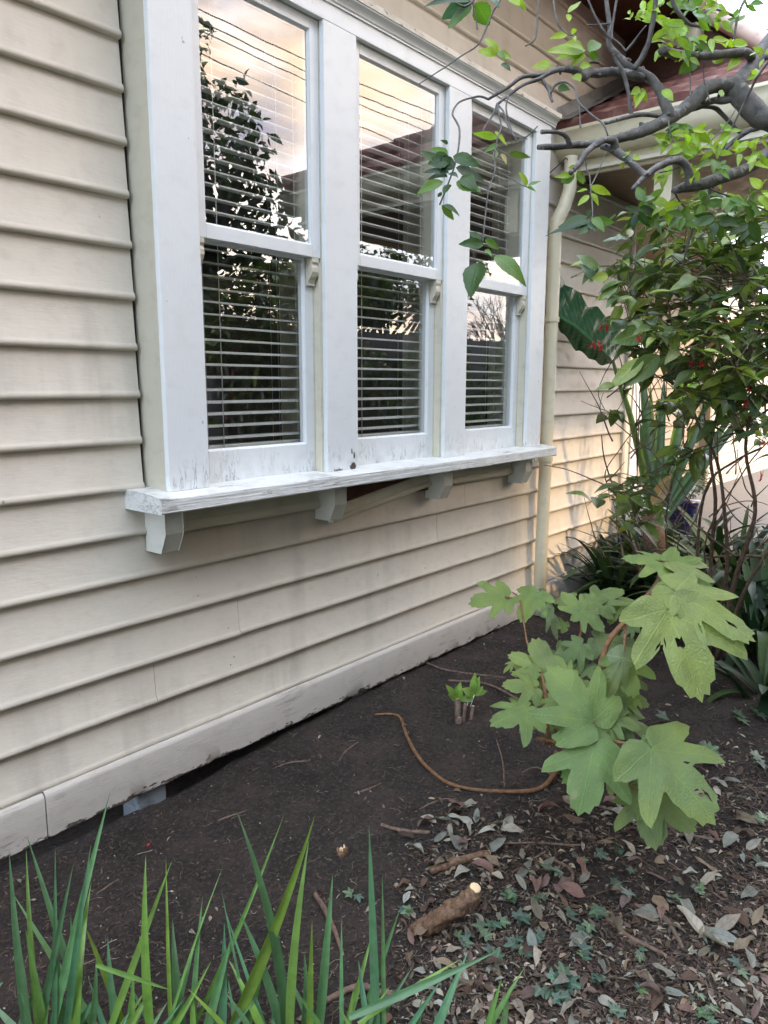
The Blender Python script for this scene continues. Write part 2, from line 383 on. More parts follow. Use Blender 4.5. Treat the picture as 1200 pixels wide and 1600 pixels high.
m_strap = mk_leaf('strap_leaf', .22, 1, .25, 1.3, rough=.35, gloss=.5, bumpy=.1)
m_under = mk_leaf('dark_strap_leaf', .15, 1, .2, 1.4, rough=.5, gloss=.25, bumpy=.1)
m_big = mk_leaf('giant_leaf', .20, 13, .75, 2.4, rough=.34, gloss=.5, chev=1.2, bumpy=.5)
m_ivy = mk_leaf('ivy_leaf', .15, 4, .7, 2.2, rough=.4)
m_dry = mk_leaf('dry_leaf', .12, 6, .5, .72, rough=.8, gloss=.2, bumpy=.4)
m_petal = mk_leaf('fuchsia_petal', .35, 1, .0, 1, rough=.5)

def mk_bark(name, c0, c1, scale=40, rings=True):
    t = NT(name)
    n = t.noise(scale, 5, t.pos()); c = t.ramp(n, [(.3, c0), (.7, c1)])
    uv = t.n('ShaderNodeAttribute', attribute_name='luv').outputs['Vector']; u = t.n('ShaderNodeSeparateXYZ', {'Vector': uv}).outputs[0]
    h = n
    if rings:
        rg = t.noise(55, 3, t.n('ShaderNodeCombineXYZ', {'X': u, 'Y': t.math('MULTIPLY', t.n('ShaderNodeSeparateXYZ', {'Vector': uv}).outputs[1], .05)}).outputs[0])
        k = t.ramp(rg, [(.58, 0.0), (.66, .5)]); c = t.mix(k, c, tuple(min(1, x*1.9) for x in c1)); h = t.math('ADD', n, k)
    g = t.noise(8, 4, t.pos()); c = t.mix(t.ramp(g, [(.55, 0.0), (.75, .5)]), c, (.10, .12, .08))
    return t.done(t.pbr(c, .75, t.bump(h, .6, .004)))
m_bark = mk_bark('grey_cherry_bark', (.05, .046, .045), (.155, .145, .138), 45)
m_twig = mk_bark('brown_twig_bark', (.05, .03, .02), (.15, .095, .06), 60, False)
m_redstem = mk_bark('hydrangea_stem_bark', (.10, .045, .02), (.24, .12, .05), 60, False)
m_stick = mk_bark('dry_stick_bark', (.07, .04, .03), (.20, .13, .095), 70, False)
def mk_attr(name, rough=.9, bump=.5):
    t = NT(name); at = t.n('ShaderNodeAttribute', attribute_name='Col').outputs['Color']
    n = t.noise(90, 4, t.pos()); c = t.mix(t.ramp(n, [(.35, .6), (.65, 0.0)]), at, (.02, .014, .01))
    return t.done(t.pbr(c, rough, t.bump(n, bump, .004)))
m_chip = mk_attr('mulch_chip')
m_cutwood = paint('fresh_cut_wood', (.72, .55, .33), dirt=(.4, .25, .12), dirt_amt=.5, grain_amt=.3, rough=.7)
m_green_stem = mk_attr('green_stem', .45, .15)
m_black = paint('black_cable', (.012, .012, .013), dirt_amt=.1, grain_amt=.05)
m_berry = paint('red_berry', (.45, .01, .03), dirt_amt=.1, grain_amt=.05, rough=.3)
#@@PART2
# ================================================================== HOUSE
house = thing('weatherboard_house', 'beige weatherboard house with a white triple sash window, sill brackets and a tiled porch', 'house', (2.6, .5, 0))
ZK = [.242, .392, .542, .695, .851, 1.0, 1.152, 1.305, 1.453, 1.604, 1.762, 1.919, 2.071, 2.226, 2.377]
while ZK[-1] < 4.4: ZK.append(ZK[-1]+.153)
def course(mb, x0, x1, k, y=.02, seed=0, jit=.0022, roll=1.0):
    z0, z1 = ZK[k], ZK[k+1]+.006
    poly = [(y, z1), (y-.010, z1), (y-.018, z0+.027), (y-.0235, z0+.021), (y-.0272, z0+.014), (y-.0275, z0+.008), (y-.025, z0+.002), (y-.019, z0-.001), (y, z0-.001)]
    n = max(1, int((x1-x0)/.11)); m = len(poly); v = []
    for i in range(n+1):
        x = x0+(x1-x0)*i/n
        a = noise.noise(Vector((x*1.7, k*5.3+seed, 0)))*jit
        b = noise.noise(Vector((x*7, k*3.3+seed, 4)))*jit*.5
        for j, (yy, zz) in enumerate(poly):
            if 3 <= j: v.append((x, yy+a*.5, zz+a+b))
            else: v.append((x, yy+a*.5, zz))
    f = [(i*m+j, i*m+(j+1) % m, (i+1)*m+(j+1) % m, (i+1)*m+j) for i in range(n) for j in range(m)]
    f.append(tuple(range(m))); f.append(tuple(n*m+j for j in reversed(range(m))))
    mb.add(v, f)
JOINTS = {1: [1.382], 2: [1.758], 3: [-.4], 4: [3.3], 5: [.2], 9: [.1], 12: [-.2], 3: [3.05]}
wall = MB()
for k in range(len(ZK)-1):
    zc = (ZK[k]+ZK[k+1])/2
    spans = [(-2.4, 5.345)]
    if 1.12 < zc < 2.93: spans = [(-2.4, 1.3765+rnd.uniform(-.002, .0015)), (3.862, 5.345)]
    if ZK[k] > 3.0: spans = [(-2.4, 5.10)]
    if zc > 3.75: continue
    for a, b in spans:
        cuts = [a]+[j for j in JOINTS.get(k, []) if a < j < b]+[b]
        for i in range(len(cuts)-1):
            course(wall, cuts[i]+(.0008 if i else 0), cuts[i+1]-(.0008 if i < len(cuts)-2 else 0), k, seed=i)
w_o = obj('board_wall', wall, m_board, house)
def autosmooth(o, ang=32):
    # sharp edges by angle (kept as mesh data)
    me = o.data; import bmesh
    bm = bmesh.new(); bm.from_mesh(me)
    for e in bm.edges:
        if len(e.link_faces) == 2 and e.calc_face_angle(0) > R(ang): e.smooth = False
    bm.to_mesh(me); bm.free()
autosmooth(w_o, 60)
bk = MB()
for (a, b, c, d) in ((-2.4, 1.41, .09, 3.9), (1.41, 3.84, .09, 1.09), (3.84, 5.34, .09, 3.9), (1.41, 3.84, 2.9, 3.9)):
    bk.box(a, b, .0205, .03, c, d)
obj('wall_lining', bk, m_void, house, smooth=False)

for k in range(1, 24):
    s = MB(); r_ = random.Random(k)
    for m in range(3):
        if r_.random() < .5: continue
        x = .3+m*1.3+r_.uniform(-.2, .2)+r_.uniform(-.03, .03)+(k % 2)*.02; z = ZK[k]+.045+r_.uniform(-.004, .004)
        if 1.1 < z < 2.95 and 1.30 < x < 3.9: continue
        if x > 5: continue
        s.tube([(x, .0018, z), (x, -.0004, z+.0001)], .0024, 7)
    if s.v and k < 22: obj('nail_row', s, m_nail, house, smooth=False)
# plinth board, cracked lower edge
def plinth(x0, x1, seed, dz=0):
    mb = MB(); n = int((x1-x0)/.02); v = []
    for i in range(n+1):
        x = x0+(x1-x0)*i/n
        rag = abs(noise.noise(Vector((x*9, seed, 0))))*.012 + max(0, noise.noise(Vector((x*24, seed, 7))))*.010
        up = noise.noise(Vector((x*1.3, seed, 3)))*.002
        pr = [(.02, .246+dz+up), (-.012, .246+dz+up), (-.0205, .238+dz+up), (-.023, .228+dz+up), (-.0225, .15), (-.022, .092+rag), (-.016, .085+rag*.8), (.02, .085)]
        v += [(x, yy, zz) for yy, zz in pr]
    m = 8; f = [(i*m+j, i*m+(j+1) % m, (i+1)*m+(j+1) % m, (i+1)*m+j) for i in range(n) for j in range(m)]
    f.append(tuple(range(m))); f.append(tuple(n*m+j for j in reversed(range(m))))
    mb.add(v, f); return mb
for i, (a, b, dz) in enumerate(((-2.4, .958, -.004), (.962, 5.35, 0))):
    o = obj('plinth_board', plinth(a, b, i*7.7, dz), m_plinth, house, smooth=True); autosmooth(o, 35)
# concrete stumps under the plinth
for (x0, x1, y0) in ((1.292, 1.405, .004), (2.40, 2.51, .004)):
    s = MB(); s.box(x0, x1, y0, y0+.11, -.25, .083); obj('concrete_stump', s, m_concrete, house, smooth=False, bevel=.006)
s = MB(); s.box(-2.4, 5.3, .30, .31, -.3, .3); obj('subfloor_boards', s, m_void, house, smooth=False)

# ---- window box: casings, reveals, cornice
ZS, ZH = 1.152, 2.80
OP = [(1.545, 2.12), (2.30, 2.915), (3.09, 3.70)]
for i, (a, b) in enumerate(((1.388, 1.545), (2.12, 2.30), (2.915, 3.09), (3.70, 3.858))):
    s = MB(); n = 14; v = []
    s.box(a, b, -.130, -.108, ZS+(.001), ZH)
    obj('window_casing', s, m_white, house, smooth=False, bevel=.003, label='white window casing with rot holes at its foot' if i == 1 else None)
s = MB(); s.box(1.388, 3.858, -.1302, -.108, ZH, 2.866); obj('head_casing', s, m_white, house, smooth=False, bevel=.002)
s = MB(); s.box(1.391, 1.43, -.1075, .05, ZS, 2.90); obj('side_board', s, m_olive, house, smooth=False, bevel=.002)
s = MB(); s.box(3.80, 3.855, -.1075, .05, ZS, 2.90); obj('side_board', s, m_cream, house, smooth=False, bevel=.002)
cor = MB()
cp = [(-.10, 2.862), (-.1365, 2.862), (-.1365, 2.868), (-.141, 2.872), (-.143, 2.880), (-.148, 2.888), (-.156, 2.894), (-.162, 2.897), (-.162, 2.902), (-.10, 2.902)]
cor.prism(cp, 'x', 1.36, 3.892, 20)
o = obj('cornice', cor, m_white, house); autosmooth(o, 30)
cap = MB(); cap.prism([(.0, 2.902), (-.166, 2.902), (-.1665, 2.924), (0, 2.932)], 'x', 1.355, 3.90, 60, .0015)
obj('cornice_cap', cap, m_flaky, house, smooth=False)
# sill
sl = MB(); n = 70; v = []
for i in range(n+1):
    x = 1.308+(3.93-1.308)*i/n
    w1 = noise.noise(Vector((x*3, 1, 0)))*.002
    v += [(x, yy+w1*.3, zz+w1) for yy, zz in ((.02, 1.160), (-.13, 1.153), (-.197, 1.146), (-.2005, 1.141), (-.2005, 1.101), (-.197, 1.096), (.02, 1.096))]
m = 7; f = [(i*m+j, i*m+(j+1) % m, (i+1)*m+(j+1) % m, (i+1)*m+j) for i in range(n) for j in range(m)]
f.append(tuple(range(m))); f.append(tuple(n*m+j for j in reversed(range(m)))); sl.add(v, f)
sill = obj('window_sill', sl, m_sill, house, smooth=False, bevel=.0015)
for (bx) in (1.375, 2.175, 2.943, 3.735):
    s = MB(); zt, zb = 1.0955, .945
    s.prism([(.0, zt), (-.112, zt), (-.112, zt-.085), (-.082, zb), (0, zb)], 'x', bx, bx+.070)
    obj('sill_bracket', s, m_bracket, sill, smooth=False, bevel=.0025)
# apron mouldings between brackets, one has slipped
ap = [(.0, 1.094), (-.018, 1.094), (-.020, 1.030), (-.028, 1.024), (-.034, 1.014), (-.034, 1.002), (-.028, .992), (0, .988)]
for (a, b, tilt) in ((1.446, 2.174, 0), (3.014, 3.734, 0), (3.806, 3.84, 0)):
    s = MB(); s.prism(ap, 'x', a, b, 6, .0015); obj('apron_moulding', s, m_cream, sill, smooth=False)
s = MB(); a, b = 2.246, 2.942; v = []
sq = [(yy, (zz-1.094)*.66) for yy, zz in ap]; n = 8
for i in range(n+1):
    x = a+(b-a)*i/n; zz0 = .985+(1.074-.985)*i/n
    v += [(x, yy-.006, zz+zz0) for yy, zz in sq]
m = len(sq); f = [(i*m+j, i*m+(j+1) % m, (i+1)*m+(j+1) % m, (i+1)*m+j) for i in range(n) for j in range(m)]
f.append(tuple(range(m))); f.append(tuple(n*m+j for j in reversed(range(m)))); s.add(v, f)
obj('apron_moulding', s, m_cream, sill, smooth=False, label='apron moulding that has slipped down at its left end')
s = MB(); s.box(2.247, 2.941, -.0165, -.0125, .985, 1.0945); obj('bare_batten', s, m_bare, sill, smooth=False)

# ---- three double hung windows
def sash(x0, x1, z0, z1, yf, yb, st, tr, br):
    s = MB()
    s.box(x0, x0+st, yf, yb, z0, z1); s.box(x1-st, x1, yf, yb, z0, z1)
    s.box(x0+st, x1-st, yf, yb, z1-tr, z1); s.box(x0+st, x1-st, yf, yb, z0, z0+br)
    # putty bevel round the glass
    b = .008; gx0, gx1, gz0, gz1 = x0+st, x1-st, z0+br, z1-tr; ym = yf+.012
    s.prism([(gx0, yf+.002), (gx0+b, ym), (gx0, ym)], 'z', gz0, gz1)
    s.prism([(gx1, yf+.002), (gx1-b, ym), (gx1, ym)], 'z', gz0, gz1)
    s.prism([(yf+.002, gz0), (ym, gz0+b), (ym, gz0)], 'x', gx0, gx1, 24, .0015)
    s.prism([(yf+.002, gz1), (ym, gz1-b), (ym, gz1)], 'x', gx0, gx1)
    return s, (gx0, gx1, gz0, gz1, ym)
WL = ['sash window nearest the left corner of the triple window', 'middle sash window of the triple window', 'sash window nearest the downpipe']
for wi, (x0, x1) in enumerate(OP):
    fr = MB(); e = .0012
    fr.box(x0-.05, x0, -.1075, .13, ZS, ZH+.04); fr.box(x1, x1+.05, -.1075, .13, ZS, ZH+.04)
    fr.box(x0, x1, -.1075, .13, ZH, ZH+.045); fr.box(x0, x1, -.02, .13, ZS-.05, ZS+.0)
    # staff beads that keep the lower sash in
    fr.box(x1-.010, x1, -.1065, -.100, ZS+.001, 1.955); fr.box(x1-.008, x1-.0001, -.0655, -.0635, ZS+.001, 2.79)
    wo = obj('window', fr, m_jamb if False else m_cream, house, smooth=False, label=WL[wi])
    a, b = x0+e, x1-e
    up, g1 = sash(a, b, 1.972, ZH-.001, -.104, -.068, .044, .040, .044)
    lo, g2 = sash(a, b, ZS+.003, 2.005, -.064, -.028, .050, .034, .112)
    obj('sash', up, m_white, wo, smooth=False, bevel=.0018)
    obj('sash', lo, m_white, wo, smooth=False, bevel=.0018)
    for (gx0, gx1, gz0, gz1, ym) in (g1, g2):
        s = MB(); s.add([(gx0, ym, gz0), (gx1, ym, gz0), (gx1, ym, gz1), (gx0, ym, gz1)], [(0, 1, 2, 3)])
        obj('glass_pane', s, m_glass, wo, smooth=False)
    # sash horns: ogee ends of the upper stiles
    og = [(-.068, 1.971), (-.104, 1.971), (-.104, 1.955), (-.099, 1.950), (-.098, 1.945), (-.102, 1.935), (-.102, 1.920), (-.095, 1.905), (-.084, 1.893), (-.078, 1.880), (-.080, 1.872), (-.068, 1.872)]
    for (hx0, hx1) in ((a, a+.034), (b-.044, b-.011)):
        s = MB(); s.prism(og, 'x', hx0, hx1); obj('sash_horn', s, m_cream, wo, smooth=False, bevel=.001)
    # blind
    bl = thing('venetian_blind', ['white venetian blind behind the left window, seen past the reflected tree', 'white venetian blind behind the middle window', 'white venetian blind behind the window nearest the downpipe'][wi],
               'blind', ((x0+x1)/2, .03, ZS+.1), 'open white slat blinds inside the three windows')
    sl_ = MB(); bx0, bx1 = x0+.006, x1-.008-(.02 if wi == 2 else 0)
    k = 0; z = 1.307
    while z < 2.74:
        zz = z+rnd.uniform(-.001, .001); tl = rnd.uniform(-.0008, .0008)
        prs = [(.002, zz-.0022+tl), (.015, zz+.0014), (.027, zz+.003), (.039, zz+.0034), (.052, zz+.002+tl)]
        poly = prs+[(q[0], q[1]-(.0045 if q[0] < .01 else .0036)) for q in reversed(prs)]
        sl_.prism([(q[0], q[1]) for q in poly], 'x', bx0+rnd.uniform(-.002, .002), bx1+rnd.uniform(-.002, .002)); z += .0437
    obj('slats', sl_, m_blind, bl, smooth=False)
    s = MB(); s.box(bx0, bx1, .002, .052, 1.262, 1.280); obj('bottom_rail', s, m_blind, bl, smooth=False, bevel=.003)
    s = MB(); s.box(bx0, bx1, .0, .055, 2.75, 2.795); obj('head_rail', s, m_blind, bl, smooth=False)
    for fx in (.17, .80):
        s = MB(); xx = bx0+(bx1-bx0)*fx
        for yy in (.0005, .0535): s.tube([(xx, yy, 1.27), (xx, yy, 2.76)], .0009, 4)
        s.tube([(xx+.012, .027, 1.27), (xx+.012, .027, 2.76)], .0008, 4); obj('ladder_cord', s, m_blind, bl)
    s = MB(); xx = bx0+.16; s.tube([(xx, -.004, 1.20+.1*0), (xx, -.004, 2.75)], .0016, 6); obj('tilt_wand', s, m_blind, bl)
    s = MB(); s.tube([(bx1-.03, -.003, 1.29), (bx1-.031, -.003, 2.0), (bx1-.03, -.003, 2.75)], .0011, 5); obj('lift_cord', s, m_blind, bl)
# room behind
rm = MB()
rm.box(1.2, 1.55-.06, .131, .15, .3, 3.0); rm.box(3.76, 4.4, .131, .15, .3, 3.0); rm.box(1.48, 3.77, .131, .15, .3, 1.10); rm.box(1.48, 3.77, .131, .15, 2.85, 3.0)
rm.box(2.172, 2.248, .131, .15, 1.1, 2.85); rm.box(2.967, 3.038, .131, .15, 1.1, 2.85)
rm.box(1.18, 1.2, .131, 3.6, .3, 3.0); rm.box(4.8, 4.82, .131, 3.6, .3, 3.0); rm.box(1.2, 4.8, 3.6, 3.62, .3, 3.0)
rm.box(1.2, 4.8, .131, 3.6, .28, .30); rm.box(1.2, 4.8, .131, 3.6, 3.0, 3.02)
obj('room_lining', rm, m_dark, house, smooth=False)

# ---- downpipe in the corner
dp = MB()
dp.tube([(4.16, -.10, 2.78), (4.155, -.10, 2.60), (4.12, -.085, 2.50), (4.075, -.068, 2.42), (4.072, -.062, 2.36), (4.072, -.062, 1.8), (4.066, -.062, 1.1), (4.055, -.062, .5), (4.05, -.062, .09)], .038, 20)
dpo = obj('downpipe', dp, m_gutter, house)
for z in (1.045, 1.86):
    s = MB(); x = 4.066 if z < 1.5 else 4.072
    s.tube([(x, -.062, z), (x, -.062, z+.028)], .0445, 20); s.box(x-.075, x-.035, -.03, -.024, z, z+.028); s.box(x+.035, x+.075, -.03, -.024, z, z+.028)
    obj('pipe_clip', s, m_gutter, dpo, smooth=False)
s = MB(); s.tube([(4.0515, -.062, .10), (4.0525, -.062, .22)], .0445, 20); obj('pipe_collar', s, m_gutter, dpo)

# ---- porch: gutter, roof, ceiling, walls
gp = [(4.27, 2.925), (4.155, 2.925), (4.150, 2.935), (4.140, 2.935), (4.138, 2.918), (4.150, 2.905), (4.156, 2.88), (4.158, 2.855), (4.168, 2.825), (4.19, 2.80), (4.215, 2.785), (4.27, 2.785)]
g = MB(); g.prism(gp, 'y', .015, -2.5, 50, .0015); go = obj('gutter', g, m_gutter, house); autosmooth(go, 30)
s = MB(); s.box(4.275, 4.30, -2.42, .015, 2.70, 2.92); s.box(4.3, 6.5, -2.42, -2.395, 2.70, 2.92); s.box(6.5, 6.525, -2.42, .015, 2.70, 2.92); obj('fascia', s, m_gutter, house, smooth=False)
s = MB(); s.box(4.235, 4.274, -2.42, .010, 2.715, 2.735); obj('fascia_bead', s, m_cream, house, smooth=False)
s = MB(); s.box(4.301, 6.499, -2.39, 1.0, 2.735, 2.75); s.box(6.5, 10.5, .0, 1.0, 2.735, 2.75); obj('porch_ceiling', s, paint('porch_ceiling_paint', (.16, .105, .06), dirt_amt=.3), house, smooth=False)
for (px_, py_) in ((6.42, -2.32),):
    s = MB(); s.box(px_-.05, px_+.05, py_-.05, py_+.05, .0, 2.735); s.box(px_-.07, px_+.07, py_-.07, py_+.07, 2.60, 2.64); obj('porch_post', s, m_white, house, smooth=False, bevel=.004)
s = MB(); s.box(4.33, 4.45, -.62, -.52, 2.45, 2.734); obj('beam_end', s, m_gutter, house, smooth=False, bevel=.004)
XR0, XR1, YR = 4.17, 6.62, -2.45
def roofz(x): return 2.945+(x-4.17)*.48
def roofslope(corner, along, up, la, lu, hipl=0, hipr=0):
    # tiled slope: corner, unit vector along the gutter, unit vector up the plan, lengths
    mb = MB(); nu_, na_ = int(lu/.025), int(la/.02); v = []; a_, u_ = Vector(along), Vector(up)
    for i in range(nu_+1):
        s_ = lu*i/nu_; lo = hipl*s_; hi = la-hipr*s_
        for j in range(na_+1):
            q = lo+(hi-lo)*j/na_; p = Vector(corner)+a_*q+u_*s_
            z = p.z+s_*.48-((s_ % .27)/.27)*.022+.03+.016*abs(math.sin(math.pi*((q % .155)/.155)))**.7+.004*noise.noise(Vector((int(s_/.27)*3.1, int(q/.155)*2.3, 0)))
            v.append((p.x, p.y, z))
    f = [(i*(na_+1)+j, i*(na_+1)+j+1, (i+1)*(na_+1)+j+1, (i+1)*(na_+1)+j) for i in range(nu_) for j in range(na_)]
    k = len(v); v += [(x, y, z-.06) for (x, y, z) in v[:na_+1]]; f += [(j+1, j, k+j, k+j+1) for j in range(na_)]
    mb.add(v, f); return mb
hw = (XR1-XR0)/2
ro = obj('porch_roof', roofslope((XR0-.005, .015, 2.945), (0, -1, 0), (1, 0, 0), .015-YR, hw, 0, 1), m_tile, house, smooth=False)
obj('roof_slope', roofslope((XR0, YR-.005, 2.945), (1, 0, 0), (0, 1, 0), XR1-XR0, hw, 1, 1), m_tile, ro, smooth=False)
obj('roof_slope', roofslope((XR1+.005, .015, 2.945), (0, -1, 0), (-1, 0, 0), .015-YR, hw, 0, 1), m_tile, ro, smooth=False)
for (c0, dx) in (((XR0, YR), 1), ((XR1, YR), -1)):
    s = MB(); nn = 6
    for i in range(nn):
        s0 = hw*i/nn-.02; s1 = hw*(i+1)/nn+.03
        p = Vector((c0[0]+dx*s0, c0[1]+s0, 2.945+s0*.48+.045)); q = Vector((c0[0]+dx*s1, c0[1]+s1, 2.945+s1*.48+.035))
        s.tube([p, q], [.085, .075], 10)
    obj('hip_capping', s, m_tile, ro, smooth=False)
s = MB(); s.tube([(XR0+hw, YR+hw, 2.945+hw*.48+.05), (XR0+hw, 0, 2.945+hw*.48+.05)], .085, 10); obj('ridge_capping', s, m_tile, ro, smooth=False)
fl = MB(); v = []; n = 30
for i in range(n+1):
    x = 4.12+.93*i/n; q = noise.noise(Vector((x*9, 0, 0)))*.012
    v += [(x, -.012, roofz(x)+.025), (x, -.016, roofz(x)+.125+q*.6), (x, -.03+q*.3, roofz(x)+.06+q*.3), (x, -.10+q, roofz(x)+.052+q*.5)]
f = [(i*4+j, i*4+j+1, (i+1)*4+j+1, (i+1)*4+j) for i in range(n) for j in (1, 2)]
fl.add(v, f); obj('flashing', fl, m_lead, house, smooth=False)
# upper gable return in brown board over the porch roof
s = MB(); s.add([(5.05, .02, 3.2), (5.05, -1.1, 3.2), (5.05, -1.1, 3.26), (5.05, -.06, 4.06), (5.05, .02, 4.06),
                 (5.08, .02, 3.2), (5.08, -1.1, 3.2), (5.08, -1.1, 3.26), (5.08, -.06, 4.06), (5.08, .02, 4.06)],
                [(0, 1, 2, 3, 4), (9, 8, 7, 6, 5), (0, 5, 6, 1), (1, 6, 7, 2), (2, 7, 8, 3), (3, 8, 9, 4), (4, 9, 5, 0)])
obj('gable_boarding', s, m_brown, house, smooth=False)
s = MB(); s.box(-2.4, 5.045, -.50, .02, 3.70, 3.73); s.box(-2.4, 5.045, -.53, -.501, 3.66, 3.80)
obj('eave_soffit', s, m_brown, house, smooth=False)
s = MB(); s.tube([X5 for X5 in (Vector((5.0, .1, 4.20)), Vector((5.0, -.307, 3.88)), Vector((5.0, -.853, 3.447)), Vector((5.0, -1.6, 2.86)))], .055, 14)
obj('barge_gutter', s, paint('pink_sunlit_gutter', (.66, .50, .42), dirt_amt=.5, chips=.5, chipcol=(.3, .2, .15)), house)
s = MB(); s.box(4.9, 5.04, -.50, -.30, 3.52, 3.62); obj('eave_bracket', s, m_gutter, house, smooth=False)
# porch walls
def plainwall(mb, x0, x1, y, z0, z1):
    for k in range(len(ZK)-1):
        if ZK[k] >= z0-.01 and ZK[k+1] <= z1+.16: course(mb, x0, x1, k, y=y, seed=9)
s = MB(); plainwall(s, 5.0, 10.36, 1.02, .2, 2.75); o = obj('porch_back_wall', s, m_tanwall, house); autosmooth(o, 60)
s = MB(); plainwall(s, 10.44, 15.5, .93, .2, 2.75); s.box(10.44, 15.5, .935, 1.1, .0, 2.75); o = obj('side_wall', s, m_board, house, smooth=False)
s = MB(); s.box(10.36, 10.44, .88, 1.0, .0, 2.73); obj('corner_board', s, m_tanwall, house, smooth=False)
s = MB(); s.box(5.346, 5.385, -.012, .06, .09, 2.73); s.box(5.35, 5.40, .06, 1.0, .09, 2.73); obj('corner_board', s, m_board, house, smooth=False)
s = MB(); s.box(7.90, 8.10, .95, .99, .12, 2.2); s.box(8.12, 8.2, .96, .99, .12, 2.2); obj('door_frame', s, m_white, house, smooth=False, bevel=.006)
s = MB(); s.box(7.0, 7.9, .965, .99, .12, 2.2); obj('porch_door', s, m_cream, house, smooth=False)
s = MB(); s.box(5.40, 16, -.55, 1.0, -.2, .10); obj('porch_floor', s, m_deck, house, smooth=False)
# festoon cable under the porch ceiling
s = MB(); pts = [onY(858, 271, -.1), onY(868, 262, -.10), onY(884, 247, -.10), onY(905, 262, -.06), onY(940, 270, -.05), onY(965, 273, -.05), onY(993, 271, -.05)]
s.tube(pts, .003, 6)
cab = thing('festoon_cable', 'thin black festoon cable with small hanging sockets under the porch gutter', 'cable', pts[0]); obj('cable', s, m_black, cab)
for q in pts[3:]:
    s = MB(); s.tube([q, q-Vector((0, 0, .035))], .006, 6); obj('lamp_socket', s, m_black, cab)

# ================================================================== GROUND
gr = MB(); v = []; xs = np.concatenate([np.arange(-.4, 5.2, .022), np.arange(5.2, 8.5, .12)]); ys = np.concatenate([np.arange(-3.4, .32, .022)])
for x in xs:
    for y in ys: v.append((x, y, gz(x, y)-(.02 if y > .02 else 0)-.05*sstep(.02, .12, y)+.006*noise.noise(Vector((x*31, y*31, 0)))))
ny = len(ys); f = [(i*ny+j, (i+1)*ny+j, (i+1)*ny+j+1, i*ny+j+1) for i in range(len(xs)-1) for j in range(ny-1)]
gr.add(v, f); tag(obj('garden_bed', gr, m_soil, None, (0, 0, 0)), None, None, None, 'structure')
gr = MB(); gr.add([(-300, -300, -.13), (300, -300, -.13), (300, 300, -.13), (-300, 300, -.13)], [(0, 1, 2, 3)])
m_lawn = paint('distant_ground', (.05, .06, .03), dirt_amt=.5)
tag(obj('ground', gr, m_lawn, None, (0, 0, 0), smooth=False), None, None, None, 'structure')
#@@PART3
# ================================================================== LEAVES AND PLANTS
def frame(B, T, nh):
    d = (T-B); ln = d.length; d = d.normalized(); n = Vector(nh)-d*Vector(nh).dot(d)
    if n.length < 1e-4: n = Vector((0, .3, 1))-d*Vector((0, .3, 1)).dot(d)
    n.normalize(); return d, n, d.cross(n), ln
def leaf(mb, B, T, nh, wd, col, nu=7, nv=2, fold=.25, droop=.12, wave=.0, serr=0, shape='ovate', seed=0, petiole=0, tipdroop=0, edgen=0):
    B = Vector(B); T = Vector(T); d, n, s, ln = frame(B, T, nh); v = []; u = []; cc = []
    side = 2*nv+1; ph = rnd.uniform(0, 6)
    for i in range(nu+1):
        a = i/nu
        if shape == 'ovate': ww = math.sin(math.pi*a**.78)**.85*(1-.25*a)*1.12
        elif shape == 'lance': ww = math.sin(math.pi*a**.7)**.9*(1-.1*a)
        elif shape == 'strap': ww = min(1, .72+a*1.2)*(1-a**5)**.8*(1 if a < .97 else .5)
        elif shape == 'blade': ww = (.75+.35*min(1, a*3))*(1-a**2.6)
        elif shape == 'round': ww = math.sin(math.pi*min(1, a)**.62)**.6
        ww = max(ww, .012); hw = wd*.5*ww
        if edgen: ww *= 1+edgen*noise.noise(Vector((a*7, ph, 0)))
        c = B+d*(ln*a)+n*(droop*ln*4*a*(1-a))+n*(-tipdroop*ln*a*a)
        for j in range(side):
            q = (j-nv)/nv
            e = 1+(serr*(1 if i % 2 else -1) if abs(q) == 1 else 0)
            wv = wave*wd*math.sin(a*11+ph+q*1.5)*abs(q)
            v.append(c+s*(hw*q*e)+n*(fold*abs(q)*hw+wv)); u.append((a, q, 0)); cc.append(col)
    f = [(i*side+j, (i+1)*side+j, (i+1)*side+j+1, i*side+j+1) for i in range(nu) for j in range(side-1)]
    mb.add(v, f, cc, u)
def vary(c, k=.25, rr=None):
    rr = rr or rnd; m = 1+rr.uniform(-k, k); h = rr.uniform(-.12, .12)
    return (c[0]*m*(1+h), c[1]*m, c[2]*m*(1-h*.5))
def rdir(zb=0.0):
    while True:
        q = Vector((rnd.uniform(-1, 1), rnd.uniform(-1, 1), rnd.uniform(-1, 1)))
        if .05 < q.length < 1: q.normalize(); q.z += zb; return q.normalized()
def smooth_pts(pts, n=4):
    # Catmull-Rom through points (Vector + radius tuples)
    out_ = []
    m = len(pts)
    for i in range(m-1):
        p0 = pts[max(0, i-1)]; p1 = pts[i]; p2 = pts[i+1]; p3 = pts[min(m-1, i+2)]
        for k in range(n):
            t = k/n
            q = []
            for a in range(4):
                A, B_, C_, D_ = p0[a], p1[a], p2[a], p3[a]
                q.append(.5*((2*B_)+(-A+C_)*t+(2*A-5*B_+4*C_-D_)*t*t+(-A+3*B_-3*C_+D_)*t**3))
            out_.append(q)
    out_.append(list(pts[-1])); return out_
def branch_px(mb, pts, t0, t1, seg=9, rough=.12, sub=4, wob=.0):
    # pts: (px, py, width px)
    n = len(pts); q = []
    for i, (x, y, wpx) in enumerate(pts):
        t = t0+(t1-t0)*i/(n-1); p = P(x, y, t); q.append((p.x, p.y, p.z, wpx*.5*t/F))
    q = smooth_pts(q, sub)
    mb.tube([Vector(a[:3]) for a in q], [max(.0006, a[3]) for a in q], seg, rough=rough)
    return [Vector(a[:3]) for a in q]

